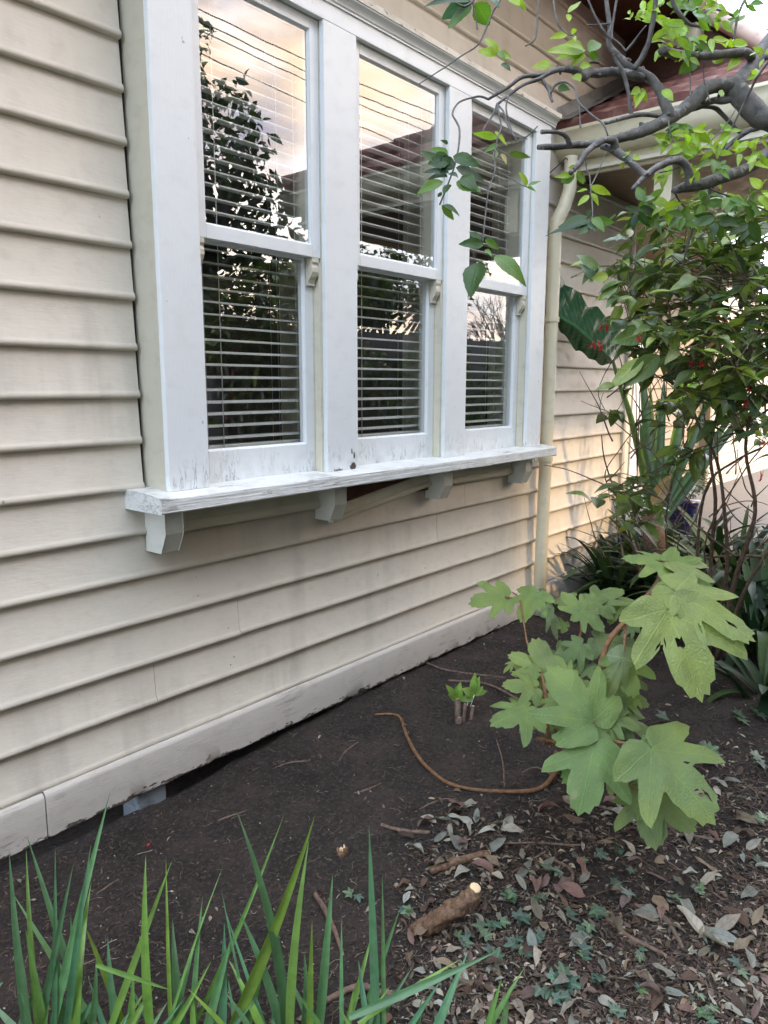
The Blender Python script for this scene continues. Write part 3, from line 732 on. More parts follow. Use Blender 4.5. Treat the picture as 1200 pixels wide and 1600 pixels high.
# ------------------------------------------------------------------ behind the camera: what the glass reflects and what shades the wall
def MY(px, py, yp, yg=-.085):
    d = ray(px, py); tg = (yg-CAM.y)/d.y; h = CAM+d*tg; r = Vector((d.x, -d.y, d.z)); return h+r*((yp-yg)/r.y)
nb = thing('sun_blocker_house', 'dark two storey house form added behind the viewer to shade the left wall', 'house', (-4, -11, 0))  # added house volume, out of view, blocks the sun from the left wall
s = MB(); s.box(-16, 6.75, -14, -8.2, -.13, 9.6)
m_nb = paint('blocker_render', (.22, .17, .14), dirt_amt=.4)
obj('wall', s, m_nb, nb, smooth=False)
s = MB(); s.prism([(-14.5, 9.5), (-7.7, 9.5), (-11.1, 11.4)], 'x', -16.5, 6.9); obj('roof', s, m_dtile, nb, smooth=False)
s = MB()
for x in (-12, -8, -4, 0, 4):
    for z in (1, 4.4):
        s = MB(); s.box(x-.7, x+.7, -8.199, -8.17, z, z+1.3); obj('window', s, m_void, nb, smooth=False)
# added timber fence, keeps the sun off the soil and low plants
fe = thing('sun_blocker_fence', 'dark grey paling fence added behind the viewer to shade the garden bed', 'fence', (5, -3.9, 0))
s = MB()
for i in range(150):
    x = -3+i*.10; s.box(x, x+.096, -3.92+rnd.uniform(0, .006), -3.90+.002, -.12, 2.12+rnd.uniform(-.015, .015))
obj('paling', s, paint('fence_timber', (.035, .03, .026), dirt_amt=.5, grain_amt=.6, dirt=(.05,.05,.04)), fe, smooth=False)
s = MB(); s.box(-3, 12, -3.898, -3.86, .4, .48); s.box(-3, 12, -3.898, -3.86, 1.8, 1.88); obj('rail', s, paint('fence_rail', (.04, .035, .03)), fe, smooth=False)
for o_ in ():
    pass
for hx, hy, hh, lab in ((4.6, -3.35, 2.2, 'leafy boundary shrub mirrored low in the left window'), (6.0, -3.4, 1.9, 'leafy boundary shrub mirrored low in the middle window'), (7.5, -3.35, 2.15, 'leafy boundary shrub mirrored at the left of the window by the downpipe'), (9.2, -3.3, 2.0, 'leafy boundary shrub mirrored low in the window by the downpipe')):
    hd = thing('boundary_shrub', lab, 'shrub', (hx, hy, -.05), 'shrubs along the side fence'); s = MB(); tk = MB()
    for k in range(6):
        e = Vector((hx+rnd.uniform(-.6, .6), hy+rnd.uniform(-.15, .2), hh*rnd.uniform(.6, .95))); tk.tube([Vector((hx, hy, -.05)), (Vector((hx, hy, 0))+e)/2+Vector((0, 0, .2)), e], [.03, .018, .006], 6)
    for _ in range(1500):
        d_ = rdir(); p = Vector((hx+d_.x*.85*rnd.random()**.4, hy+d_.y*.32, hh*.55+d_.z*hh*.52*rnd.random()**.35)); leaf(s, p, p+rdir(-.3)*.10, rdir(.6), .045, vary(rnd.choice(((.03, .07, .02), (.05, .10, .025), (.02, .045, .015), (.09, .13, .03))), .3), nu=3, nv=1)
    obj('foliage', s, m_cherry, hd); obj('stem', tk, m_twig, hd)
# overhead wires
for o_, wl in ((0, 'topmost'), (18, 'second highest'), (32, 'third highest'), (67, 'lowest')):
    pts = [MY(200, -45+o_, -14), MY(300, 10+o_, -14), MY(400, 58+o_, -14), MY(487, 98+o_, -14), MY(559, 130+o_, -14), MY(620, 155+o_, -14), MY(686, 181+o_, -14), MY(780, 212+o_, -14)]
    s = MB(); s.tube(pts, .014, 5); wv = obj('overhead_wire', s, m_black, None, pts[3])
    tag(wv, wl+' power line crossing the pink sky reflected in the windows', 'wire', 'power lines reflected in the glass')
# reflected trees
def crown(mb, cs, n, size, cols, tt, seed=0):
    for (px, py, r) in cs:
        c = MIR(px, py, tt+rnd.uniform(-.25, .25)); rr = r*tt/F
        for _ in range(int(n*r*r/900)):
            p = c+rdir()*rr*rnd.random()**.45
            d = rdir(-.35); sz = size*rnd.uniform(.6, 1.2)
            leaf(mb, p, p+d*sz, rdir(.6), sz*.42, vary(rnd.choice(cols), .35), nu=3, nv=1, fold=.3, droop=.1)
gt = thing('garden_tree', 'leafy dark tree behind the viewer, reflected in the upper left pane', 'tree', (2.9, -3.3, 0))
s = MB(); cs = []
for (px, py, r) in ((300, 60, 34), (285, 100, 36), (300, 150, 40), (330, 160, 30), (365, 150, 26), (392, 175, 20), (320, 205, 50), (375, 215, 38), (402, 225, 22), (340, 265, 60), (395, 275, 36), (420, 300, 26), (350, 330, 60), (410, 350, 50), (330, 400, 60), (400, 420, 60), (450, 390, 40), (450, 460, 40), (300, 470, 60), (360, 520, 60), (430, 540, 50), (280, 350, 60), (250, 250, 80)): cs.append((px, py, r))
crown(s, cs, 42, .11, [(.035, .06, .02), (.05, .08, .025), (.02, .04, .015)], 5.6)
for _ in range(60):
    px, py = rnd.uniform(330, 480), rnd.uniform(440, 620); p = MIR(px, py, 5.4+rnd.uniform(-.2, .2)); leaf(s, p, p+rdir(-.3)*.08, rdir(.5), .04, (.30, .26, .04), nu=3, nv=1)
obj('crown', s, m_cherry, gt)
s = MB(); b0 = MIR(330, 640, 5.7); b0.z = -.05; b1 = MIR(335, 420, 5.7); b2 = MIR(350, 250, 5.6)
s.tube([b0, (b0+b1)/2+Vector((.05, 0, 0)), b1, b2], [.11, .09, .06, .02], 10)
for (px, py) in ((300, 120), (390, 200), (410, 300), (440, 420), (290, 300)): s.tube([b1, (b1+MIR(px, py, 5.6))/2+Vector((0, 0, .1)), MIR(px, py, 5.6)], [.04, .025, .008], 6)
obj('trunk', s, m_bark, gt)
def twigtree(name, label, base, hgt, n, seedv, dens=1.0, leafcol=None, spread=.55):
    r2 = random.Random(seedv); root = thing(name, label, 'tree', base, 'trees beyond the side boundary'); s = MB(); lf = MB()
    def rec(p, d, ln, rad, lv):
        q = p+d*ln; mid = (p+q)/2+Vector((r2.uniform(-1, 1), r2.uniform(-1, 1), 0))*ln*.07
        s.tube([p, mid, q], [rad, rad*.85, rad*.7], 5 if lv > 1 else 8, cap=False)
        if lv >= n:
            if leafcol:
                for _ in range(int(9*dens)):
                    pp = p+(q-p)*r2.random()+Vector((r2.uniform(-1, 1), r2.uniform(-1, 1), r2.uniform(-1, 1)))*.22
                    dd = Vector((r2.uniform(-1, 1), r2.uniform(-1, 1), r2.uniform(-1, .3))).normalized()
                    leaf(lf, pp, pp+dd*.14, (r2.uniform(-1, 1), r2.uniform(-1, 1), 1), .07, vary(leafcol, .4, r2), nu=2, nv=1)
            return
        for _ in range(3 if lv else 5):
            dd = (d+Vector((r2.uniform(-1, 1), r2.uniform(-1, 1), r2.uniform(-.25, .6)))*spread*1.3).normalized()
            rec(q, dd, ln*r2.uniform(.62, .82), rad*.62, lv+1)
    rec(Vector(base), Vector((0, 0, 1)), hgt*.30, .09, 0)
    obj('trunk', s, m_bark, root)
    if leafcol: obj('crown', lf, m_cherry, root)
    return root
twigtree('bare_tree', 'bare twiggy tree against bright sky low in the reflection nearest the downpipe', (MY(770, 500, -12).x, -12, -.1), 4.6, 5, 3)
twigtree('boundary_tree', 'leafy tree past the fence mirrored low in the middle window', (MY(600, 500, -6).x, -6.2, -.1), 4.2, 4, 5, 2.2, (.04, .07, .02))
twigtree('shade_tree', 'dense tree past the fence mirrored low between the two left windows', (MY(500, 500, -6.3).x, -6.3, -.1), 4.0, 4, 9, 2.4, (.03, .055, .02))

tall = thing('sun_blocker_tree', 'tall dense crowned tree added behind the viewer to shade the upper wall', 'tree', (7.1, -9.2, -.1), 'trees beyond the side boundary')  # added tree, placed only so its crown shades the upper wall
s = MB(); s.tube([Vector((7.1, -9.2, -.1)), Vector((7.0, -9.1, 4)), Vector((7.2, -8.9, 7.5)), Vector((7.3, -8.7, 9.6))], [.2, .16, .1, .03], 10); obj('trunk', s, m_bark, tall)
s = MB()
for _ in range(2600):
    d_ = rdir(); p = Vector((7.3, -8.6, 9.0))+Vector((d_.x*1.35, d_.y*1.1, d_.z*1.7))*rnd.random()**.4; leaf(s, p, p+rdir(-.2)*.24, rdir(.5), .13, vary((.03, .06, .02), .3), nu=2, nv=1)
obj('crown', s, m_cherry, tall)

# ------------------------------------------------------------------ overhanging cherry tree
tree = thing('cherry_tree', 'smooth grey branched tree reaching across the window and porch gutter from the right', 'tree', (2.15, -2.75, 0))
s = MB()
def rt(px, py, t, wpx): p = P(px, py, t); return (p.x, p.y, p.z, wpx*.5*t/F)
q = smooth_pts([(2.15, -2.75, -.1, .085), (2.13, -2.68, .5, .07), (2.12, -2.55, 1.1, .062), rt(1560, 420, 1.75, 62), rt(1380, 260, 1.68, 48), rt(1262, 200, 1.62, 38), rt(1200, 186, 1.6, 34), rt(1182, 177, 1.6, 33), rt(1157, 150, 1.6, 33), rt(1140, 128, 1.6, 30)], 5)
s.tube([Vector(a[:3]) for a in q], [a[3] for a in q], 14, rough=.15)
obj('trunk', s, m_bark, tree)
BR = [
 # main forward limb
 ([(1147, 135, 26), (1110, 135, 22), (1080, 162, 22), (1050, 183, 21), (1020, 198, 19), (990, 210, 16), (960, 217, 13), (933, 224, 12), (900, 226, 11), (870, 229, 10), (841, 230, 8)], 1.6, 1.42),
 ([(1150, 138, 26), (1172, 108, 24), (1200, 70, 24), (1240, 20, 24)], 1.6, 1.7),
 ([(1175, 90, 14), (1163, 82, 14), (1127, 85, 13), (1090, 88, 14), (1062, 86, 14), (1046, 82, 14), (1034, 79, 13)], 1.62, 1.5),
 ([(1047, 186, 18), (1038, 158, 16), (1030, 140, 16), (1018, 124, 15), (1002, 114, 14), (984, 105, 12), (969, 90, 10), (957, 78, 9), (951, 68, 9), (953, 45, 8), (949, 15, 7), (946, -15, 6)], 1.54, 1.50),
 ([(1004, 122, 12), (985, 117, 13), (960, 112, 13), (935, 115, 13), (921, 114, 12), (912, 121, 13), (900, 110, 11), (885, 108, 10), (868, 109, 8), (850, 117, 7), (817, 120, 6), (793, 137, 5), (763, 155, 4)], 1.52, 1.40),
 ([(763, 155, 3.5), (752, 151, 3.2), (740, 152, 3), (717, 160, 3), (707, 177, 3), (713, 190, 3.6), (718, 203, 3.4), (717, 227, 3), (712, 253, 3), (703, 280, 2.6), (687, 320, 2.6)], 1.40, 1.33),
 ([(880, 108, 7), (862, 112, 7), (843, 123, 6), (817, 133, 5), (793, 150, 4.5), (777, 163, 4)], 1.44, 1.38),
 ([(777, 162, 4), (770, 180, 3), (757, 200, 2.2), (752, 216, 1.8)], 1.38, 1.36),
 ([(777, 162, 4), (780, 180, 3), (783, 200, 2.4), (778, 213, 2), (773, 240, 2.2), (773, 267, 2.2), (763, 300, 2), (757, 350, 2), (754, 380, 2.4)], 1.38, 1.3),
 ([(777, 163, 3), (787, 175, 3), (793, 195, 2.4), (803, 212, 2.4), (822, 214, 2), (840, 197, 2)], 1.38, 1.34),
 ([(794, 150, 3.4), (791, 172, 2.8), (800, 205, 2.4), (808, 220, 1.8)], 1.39, 1.36),
 ([(846, 122, 5.5), (858, 142, 5), (860, 150, 4.4), (863, 159, 3.6)], 1.42, 1.40),
 ([(860, 147, 4.2), (868, 132, 4), (883, 128, 4), (897, 137, 3.4), (903, 158, 3.2), (914, 170, 3), (930, 184, 3), (943, 194, 3.2), (950, 212, 3)], 1.40, 1.36),
 ([(905, 162, 2), (906, 185, 2), (907, 200, 3)], 1.38, 1.37),
 ([(991, 108, 9), (1004, 88, 9), (1012, 70, 8), (1018, 45, 8), (1022, 20, 8), (1026, -15, 8)], 1.5, 1.45),
 ([(1240, 225, 22), (1200, 240, 20), (1168, 263, 19), (1133, 276, 18), (1093, 289, 18), (1075, 291, 18), (1062, 295, 14), (1053, 298, 9)], 1.62, 1.5),
 ([(1078, 290, 14), (1077, 276, 14), (1073, 262, 12), (1065, 252, 12), (1051, 251, 11), (1038, 256, 11), (1024, 263, 10), (1011, 273, 10), (1000, 283, 8), (988, 296, 6)], 1.5, 1.42),
 ([(1010, 275, 11), (1003, 269, 11), (987, 255, 11), (972, 243, 12), (960, 235, 13), (950, 231, 11), (940, 227, 11)], 1.43, 1.45),
 ([(962, 232, 11), (958, 220, 12), (944, 219, 10), (933, 224, 10), (922, 233, 9), (912, 243, 9), (904, 257, 8), (891, 271, 7)], 1.44, 1.37),
 ([(891, 228, 9), (889, 222, 8), (885, 214, 7), (876, 208, 6.5), (862, 206, 6), (846, 206, 7)], 1.44, 1.4),
 ([(1150, 150, 14), (1136, 156, 12), (1120, 157, 10), (1107, 160, 9), (1088, 169, 8), (1075, 172, 6)], 1.6, 1.62),
 ([(1048, 184, 9), (1029, 181, 8), (1005, 179, 7), (987, 181, 7), (965, 187, 6), (944, 193, 6)], 1.55, 1.46),
 ([(987, 181, 7), (984, 165, 6), (982, 145, 6), (977, 125, 6), (971, 108, 6), (962, 95, 5), (958, 84, 4)], 1.5, 1.47),
 ([(1230, 175, 9), (1190, 198, 8), (1171, 204, 8), (1147, 220, 7), (1131, 235, 6), (1122, 243, 4)], 1.68, 1.62),
 ([(1098, 166, 6), (1118, 169, 7), (1130, 180, 7), (1142, 193, 7), (1157, 207, 6)], 1.63, 1.66),
 ([(1230, 60, 4), (1200, 97, 4), (1181, 124, 4), (1168, 151, 3.6), (1147, 193, 3), (1131, 231, 3), (1120, 273, 3), (1093, 327, 3), (1078, 372, 3), (1065, 420, 2.4)], 1.5, 1.7),
 ([(790, -20, 2.4), (782, 0, 2.6), (770, 20, 2.6), (755, 55, 2.8), (745, 72, 2.6), (720, 88, 2.4), (700, 102, 2.2), (680, 115, 2), (655, 131, 1.6)], 1.3, 1.28),
 ([(745, -10, 4), (738, 3, 4), (725, 10, 3), (712, 4, 2.4)], 1.3, 1.28), ([(738, 3, 2), (743, 25, 2), (746, 46, 2.4)], 1.3, 1.3),
 ([(844, -15, 3), (840, 15, 3), (839, 40, 3), (836, 60, 3), (828, 68, 2.6), (821, 72, 2)], 1.4, 1.38),
 ([(866, -15, 3), (865, 5, 3), (868, 25, 3), (876, 43, 2.8), (886, 52, 2.4), (897, 57, 2)], 1.42, 1.4),
 ([(915, -10, 3), (925, 15, 3.4), (935, 35, 3.4), (946, 52, 3.2), (952, 60, 3)], 1.48, 1.5), ([(918, 39, 2.6), (935, 39, 3), (952, 37, 3)], 1.49, 1.5),
 ([(966, -15, 4), (960, 20, 4), (956, 50, 4), (957, 62, 4)], 1.5, 1.5), ([(957, 60, 2.6), (968, 68, 2.6), (978, 80, 3)], 1.5, 1.5), ([(978, 80, 4), (990, 66, 4), (1000, 52, 3), (1010, 40, 2.4)], 1.5, 1.46),
 ([(936, 98, 4), (925, 97, 4), (916, 102, 3), (905, 108, 3)], 1.48, 1.47),
 ([(914, 232, 2), (916, 262, 2), (921, 274, 2.4), (923, 295, 2.4), (926, 330, 2.4), (923, 348, 2)], 1.42, 1.36), ([(945, 240, 2.4), (940, 256, 2.4), (930, 278, 2.4), (923, 292, 2)], 1.43, 1.38),
 ([(765, 262, 1.8), (790, 274, 1.6), (815, 289, 1.8), (824, 292, 1.8)], 1.35, 1.33),
 ([(1050, -15, 7), (1053, 8, 7), (1066, 26, 6), (1078, 38, 5), (1095, 42, 4), (1112, 50, 3.4)], 1.5, 1.55), ([(1172, -15, 5), (1156, 16, 4.5), (1150, 40, 4), (1147, 65, 3.4)], 1.6, 1.6), ([(1147, 25, 4), (1130, 18, 3.4), (1112, 14, 3), (1098, 22, 3)], 1.6, 1.56),
 ([(1044, 188, 3), (1050, 215, 2), (1062, 232, 2)], 1.5, 1.5), ([(1100, 95, 2.6), (1100, 125, 2.2), (1110, 160, 2)], 1.58, 1.55), ([(1078, 115, 2.4), (1079, 135, 2.4), (1078, 150, 2)], 1.55, 1.5),
 ([(1030, 270, 2), (1060, 262, 1.6), (1090, 240, 1.6), (1130, 200, 1.6), (1150, 170, 1.6)], 1.46, 1.56),
 ([(1098, 289, 3), (1120, 300, 2.6), (1150, 310, 2.6), (1200, 330, 2.6)], 1.56, 1.7), ([(1053, 298, 3), (1060, 312, 3), (1072, 325, 3)], 1.5, 1.6), ([(1035, 345, 3), (1085, 335, 3.4), (1110, 300, 3.4), (1125, 270, 3)], 1.7, 1.6)]
for pts, t0, t1 in BR:
    s = MB(); branch_px(s, pts, t0, t1, 10 if pts[0][2] > 6 else 6, rough=.25 if pts[0][2] > 4 else .1)
    # spur knuckles
    if pts[0][2] > 5:
        for _ in range(len(pts)//2):
            i = rnd.randrange(len(pts)-1); a = rnd.random(); t = t0+(t1-t0)*(i+a)/(len(pts)-1)
            x = pts[i][0]*(1-a)+pts[i+1][0]*a; y = pts[i][1]*(1-a)+pts[i+1][1]*a; wp = pts[i][2]
            p = P(x, y, t); dd = rdir(); r = wp*.5*t/F
            s.tube([p, p+dd*r*1.25, p+dd*r*1.55], [r*.5, r*.38, r*.12], 6)
    obj('branch', s, m_bark, tree)
lf = MB()
YG = (.28, .42, .035); MG = (.10, .20, .03); DG = (.045, .10, .025); BG = (.03, .075, .035)
def hleaf(bx, by, tx, ty, wpx, t, col, dt=0.0, nh=None, mb=None, **k):
    B = P(bx, by, t); T = P(tx, ty, t+dt)
    toc = (CAM-B).normalized(); nh = nh or (toc*.8+Vector((rnd.uniform(-.4, .4), rnd.uniform(-.4, .4), rnd.uniform(.1, .7))))
    kk = dict(nu=12, nv=2, fold=.22, droop=rnd.uniform(-.02, .12), serr=.03, wave=.03); kk.update(k)
    leaf(mb or lf, B, T, nh, wpx*t/F, vary(col, .12), **kk)
for a in [
 # the hanging sprig before the middle mullion
 (707, 262, 655, 235, 15, 1.33, DG), (700, 240, 672, 232, 13, 1.33, MG), (704, 250, 668, 256, 26, 1.33, DG), (706, 246, 690, 268, 26, 1.33, BG), (708, 244, 752, 262, 20, 1.33, DG), (712, 262, 758, 285, 24, 1.33, BG),
 (702, 270, 660, 270, 16, 1.33, BG), (699, 276, 661, 284, 22, 1.33, DG), (692, 284, 650, 305, 18, 1.33, MG), (722, 275, 745, 300, 22, 1.33, DG), (713, 284, 752, 300, 22, 1.33, MG), (702, 288, 693, 304, 14, 1.33, DG), (700, 272, 716, 278, 12, 1.33, BG),
 (690, 321, 709, 344, 13, 1.33, MG), (692, 320, 718, 338, 10, 1.33, DG), (700, 224, 688, 219, 6, 1.33, BG), (690, 300, 684, 308, 6, 1.33, BG),
 # lower sprig with the large leaf
 (750, 409, 735, 466, 38, 1.28, DG), (772, 400, 822, 448, 26, 1.28, MG), (755, 382, 716, 382, 18, 1.28, DG), (757, 375, 780, 390, 14, 1.28, MG), (752, 376, 733, 362, 12, 1.28, DG), (758, 390, 770, 402, 7, 1.28, MG),
 # pale young leaves by the right window
 (823, 291, 810, 268, 12, 1.33, YG), (825, 290, 845, 283, 7, 1.33, MG), (824, 292, 838, 300, 5, 1.33, MG), (795, 240, 829, 246, 10, 1.36, MG), (777, 215, 738, 208, 12, 1.36, YG), (778, 225, 756, 238, 9, 1.36, MG), (784, 240, 792, 258, 7, 1.36, (.3, .22, .06)), (773, 205, 792, 228, 8, 1.36, YG), (776, 235, 770, 250, 8, 1.36, MG),
 # top sprigs
 (735, 2, 660, 12, 14, 1.3, BG), (738, 4, 690, 30, 28, 1.3, (.03, .09, .05)), (736, 8, 700, 46, 26, 1.3, MG), (744, 4, 765, 40, 30, 1.3, MG), (760, -4, 780, 14, 14, 1.3, (.04, .12, .07)), (800, -8, 812, 10, 20, 1.32, YG), (808, 0, 822, 18, 10, 1.32, YG),
 (778, 84, 757, 60, 14, 1.38, YG), (776, 86, 746, 80, 15, 1.38, YG), (780, 84, 799, 92, 14, 1.38, YG), (778, 80, 790, 96, 10, 1.38, MG), (783, 100, 798, 112, 11, 1.38, DG), (775, 80, 762, 84, 8, 1.38, YG),
 (888, 20, 908, 2, 12, 1.45, YG), (888, 22, 889, 34, 10, 1.45, YG), (886, 54, 858, 61, 12, 1.42, YG), (892, 50, 902, 47, 8, 1.42, YG), (895, 56, 899, 66, 7, 1.42, YG),
 (914, 78, 852, 80, 26, 1.45, YG), (912, 84, 868, 93, 20, 1.45, YG), (912, 76, 880, 70, 20, 1.45, YG), (918, 80, 938, 68, 20, 1.45, MG), (914, 84, 890, 108, 16, 1.45, YG), (905, 104, 925, 103, 12, 1.45, YG), (862, 104, 832, 104, 17, 1.42, YG), (898, 116, 907, 128, 14, 1.45, YG), (920, 84, 936, 90, 12, 1.45, MG), (872, 136, 890, 140, 12, 1.42, DG),
 (1003, 140, 990, 160, 13, 1.5, YG), (1000, 138, 985, 148, 12, 1.5, YG), (1006, 142, 992, 170, 12, 1.5, YG), (1036, 140, 1052, 158, 14, 1.5, YG), (1002, 138, 1012, 160, 9, 1.5, YG),
 (1090, 94, 1060, 116, 24, 1.55, MG), (1155, 92, 1135, 112, 15, 1.6, YG), (1130, 95, 1112, 92, 14, 1.58, YG), (1126, 150, 1128, 140, 10, 1.5, YG),
 # cluster hanging over the tan porch wall
 (922, 292, 955, 305, 13, 1.38, YG), (918, 296, 900, 300, 8, 1.38, YG), (920, 305, 902, 322, 10, 1.38, YG), (924, 302, 935, 322, 9, 1.38, YG), (923, 345, 872, 355, 26, 1.36, DG), (920, 348, 852, 369, 14, 1.36, BG), (925, 345, 960, 348, 16, 1.36, MG), (924, 330, 912, 348, 20, 1.36, DG), (926, 340, 945, 364, 14, 1.36, MG), (922, 350, 930, 362, 14, 1.36, BG), (922, 350, 903, 368, 16, 1.36, DG),
 (898, 272, 866, 277, 10, 1.4, YG), (898, 274, 876, 285, 18, 1.4, MG), (902, 268, 912, 288, 12, 1.4, YG), (900, 266, 888, 262, 12, 1.4, YG), (905, 272, 915, 285, 9, 1.4, MG),
 (975, 247, 985, 238, 14, 1.43, YG), (990, 250, 998, 244, 12, 1.43, YG), (968, 256, 975, 262, 8, 1.43, YG)]:
    hleaf(*a[:6], a[6], dt=rnd.uniform(-.02, .03))
def spray(px, py, t, n, lpx, col, ax=0, spread=180, mb=None, wr=.42, **k):
    for _ in range(n):
        a = R(ax+rnd.uniform(-spread, spread)); l = lpx*rnd.uniform(.65, 1.15); bx = px+rnd.uniform(-6, 6); by = py+rnd.uniform(-6, 6)
        hleaf(bx, by, bx+math.cos(a)*l, by+math.sin(a)*l*.8+4, l*wr, t+rnd.uniform(-.04, .04), col, dt=rnd.uniform(-.04, .04), mb=mb, **k)
for (px, py, n, l, c) in ((1030, 5, 7, 28, YG), (1085, 15, 7, 28, MG), (1120, 5, 6, 28, YG), (1075, 85, 6, 26, YG), (1040, 75, 6, 26, YG), (1180, 250, 6, 26, YG), (1140, 205, 5, 24, YG), (1100, 215, 7, 28, YG), (1120, 235, 6, 26, YG), (1010, 12, 7, 24, YG), (1022, 30, 7, 26, YG), (1040, 48, 8, 30, YG), (1065, 40, 7, 30, YG), (1052, 62, 7, 28, YG), (1080, 62, 6, 28, MG), (1098, 26, 6, 26, MG), (1125, 28, 6, 26, YG), (1150, 30, 5, 24, MG), (1068, 8, 6, 26, MG), (1110, 60, 5, 26, YG), (1140, 70, 5, 22, YG), (1095, 78, 4, 20, MG), (1170, 10, 4, 20, MG), (985, 25, 4, 16, YG),
   (1062, 195, 8, 26, MG), (1080, 205, 8, 28, YG), (1070, 230, 9, 30, YG), (1050, 222, 7, 28, YG), (1090, 240, 8, 28, YG), (1110, 250, 7, 26, MG), (1085, 262, 7, 28, YG), (1055, 205, 5, 22, YG), (1170, 228, 6, 24, YG), (1185, 238, 5, 24, YG), (1150, 236, 4, 24, YG), (1040, 275, 5, 28, YG), (1130, 262, 5, 22, MG), (1190, 215, 4, 20, YG), (1190, 88, 5, 22, YG), (1180, 120, 5, 22, YG),
   (1010, 318, 7, 34, MG), (1040, 325, 8, 34, YG), (1020, 345, 8, 34, MG), (1065, 340, 7, 34, MG), (1000, 330, 5, 32, BG), (1100, 318, 8, 34, MG), (1140, 312, 8, 34, MG), (1170, 318, 8, 34, MG), (1120, 345, 8, 36, DG), (1165, 350, 8, 38, DG), (1190, 300, 6, 30, YG), (960, 340, 3, 22, MG)):
    spray(px, py, 1.52+rnd.uniform(-.04, .06), n, l, c, nu=8, serr=.02)
obj('foliage', lf, m_cherry, tree)
#@@PART4
# ------------------------------------------------------------------ lobed leaves (hydrangea, ivy)
HYD = [(0, 1.0), (4, .92), (8, .96), (12, .83), (16, .86), (20, .72), (24, .69), (28, .54), (32, .45), (36, .58), (40, .66), (44, .82), (49, .95), (53, .80), (57, .80), (61, .64), (65, .49), (70, .40), (76, .55), (82, .58), (87, .67), (93, .59), (99, .56), (106, .46), (118, .38), (132, .32), (150, .25), (168, .12), (180, .02)]
IVY = [(0, 1.0), (12, .78), (26, .50), (38, .52), (52, .86), (62, .62), (78, .42), (95, .46), (112, .60), (128, .42), (150, .25), (170, .12), (180, .05)]
def lobed(mb, B, T, nh, col, shape=HYD, wf=1.0, rings=9, pleat=.10, cup=-.10, tipdroop=.18, twist=0, seed=0, ruffle=.03, asym=None, hole=0):
    B = Vector(B); T = Vector(T); d, n, s, ln = frame(B, T, nh); v = []; u = []; cc = []
    asym = rnd.uniform(-.08, .08) if asym is None else asym
    ang = []
    def rr(a):
        a = abs(a)
        for i in range(len(shape)-1):
            a0, r0 = shape[i]; a1, r1 = shape[i+1]
            if a0 <= a <= a1: return r0+(r1-r0)*(a-a0)/(a1-a0)
        return shape[-1][1]
    na = 84; sd = rnd.uniform(0, 99)
    for i in range(na): ang.append(-180+360*i/na)
    vein = (0, 50, -50, 86, -86)
    v.append(B); u.append((0, 0, 0)); cc.append(col)
    for k in range(1, rings+1):
        f_ = k/rings
        for a in ang:
            r = rr(a)*(1+(asym if a > 0 else -asym)*(1 if abs(a) > 25 else 0))*(1+.05*noise.noise(Vector((a*.09, sd, 0)))*(1 if f_ > .9 else .3))
            r *= f_
            x = r*math.cos(R(a)); y = r*math.sin(R(a))*wf
            dv = min(abs(r*math.sin(R(a-q))) if abs(a-q) < 90 else 9 for q in vein)
            h = pleat*min(dv, .22)*.9+cup*(abs(y)**1.5)-tipdroop*max(0, x)**2*.9
            h += ruffle*noise.noise(Vector((x*3.5, y*3.5, sd)))+ .010*math.sin(dv*60)*f_*(1 if pleat else 0)*.35
            v.append(B+d*(x*ln)+s*(y*ln)+n*(h*ln)); u.append((x, y/wf, 0)); cc.append(col)
    f = [(0, 1+i, 1+(i+1) % na) for i in range(na)]
    f += [(1+k*na+i, 1+(k+1)*na+i, 1+(k+1)*na+(i+1) % na, 1+k*na+(i+1) % na) for k in range(rings-1) for i in range(na)]
    if hole:
        hs = [(rnd.uniform(.25, .8), rnd.uniform(-.35, .35), rnd.uniform(.012, .03)) for _ in range(hole)]
        f = [q for q in f if not any((u[q[0]][0]-a)**2+(u[q[0]][1]-b)**2 < c*c*2 for a, b, c in hs)]
    mb.add(v, f, cc, u)

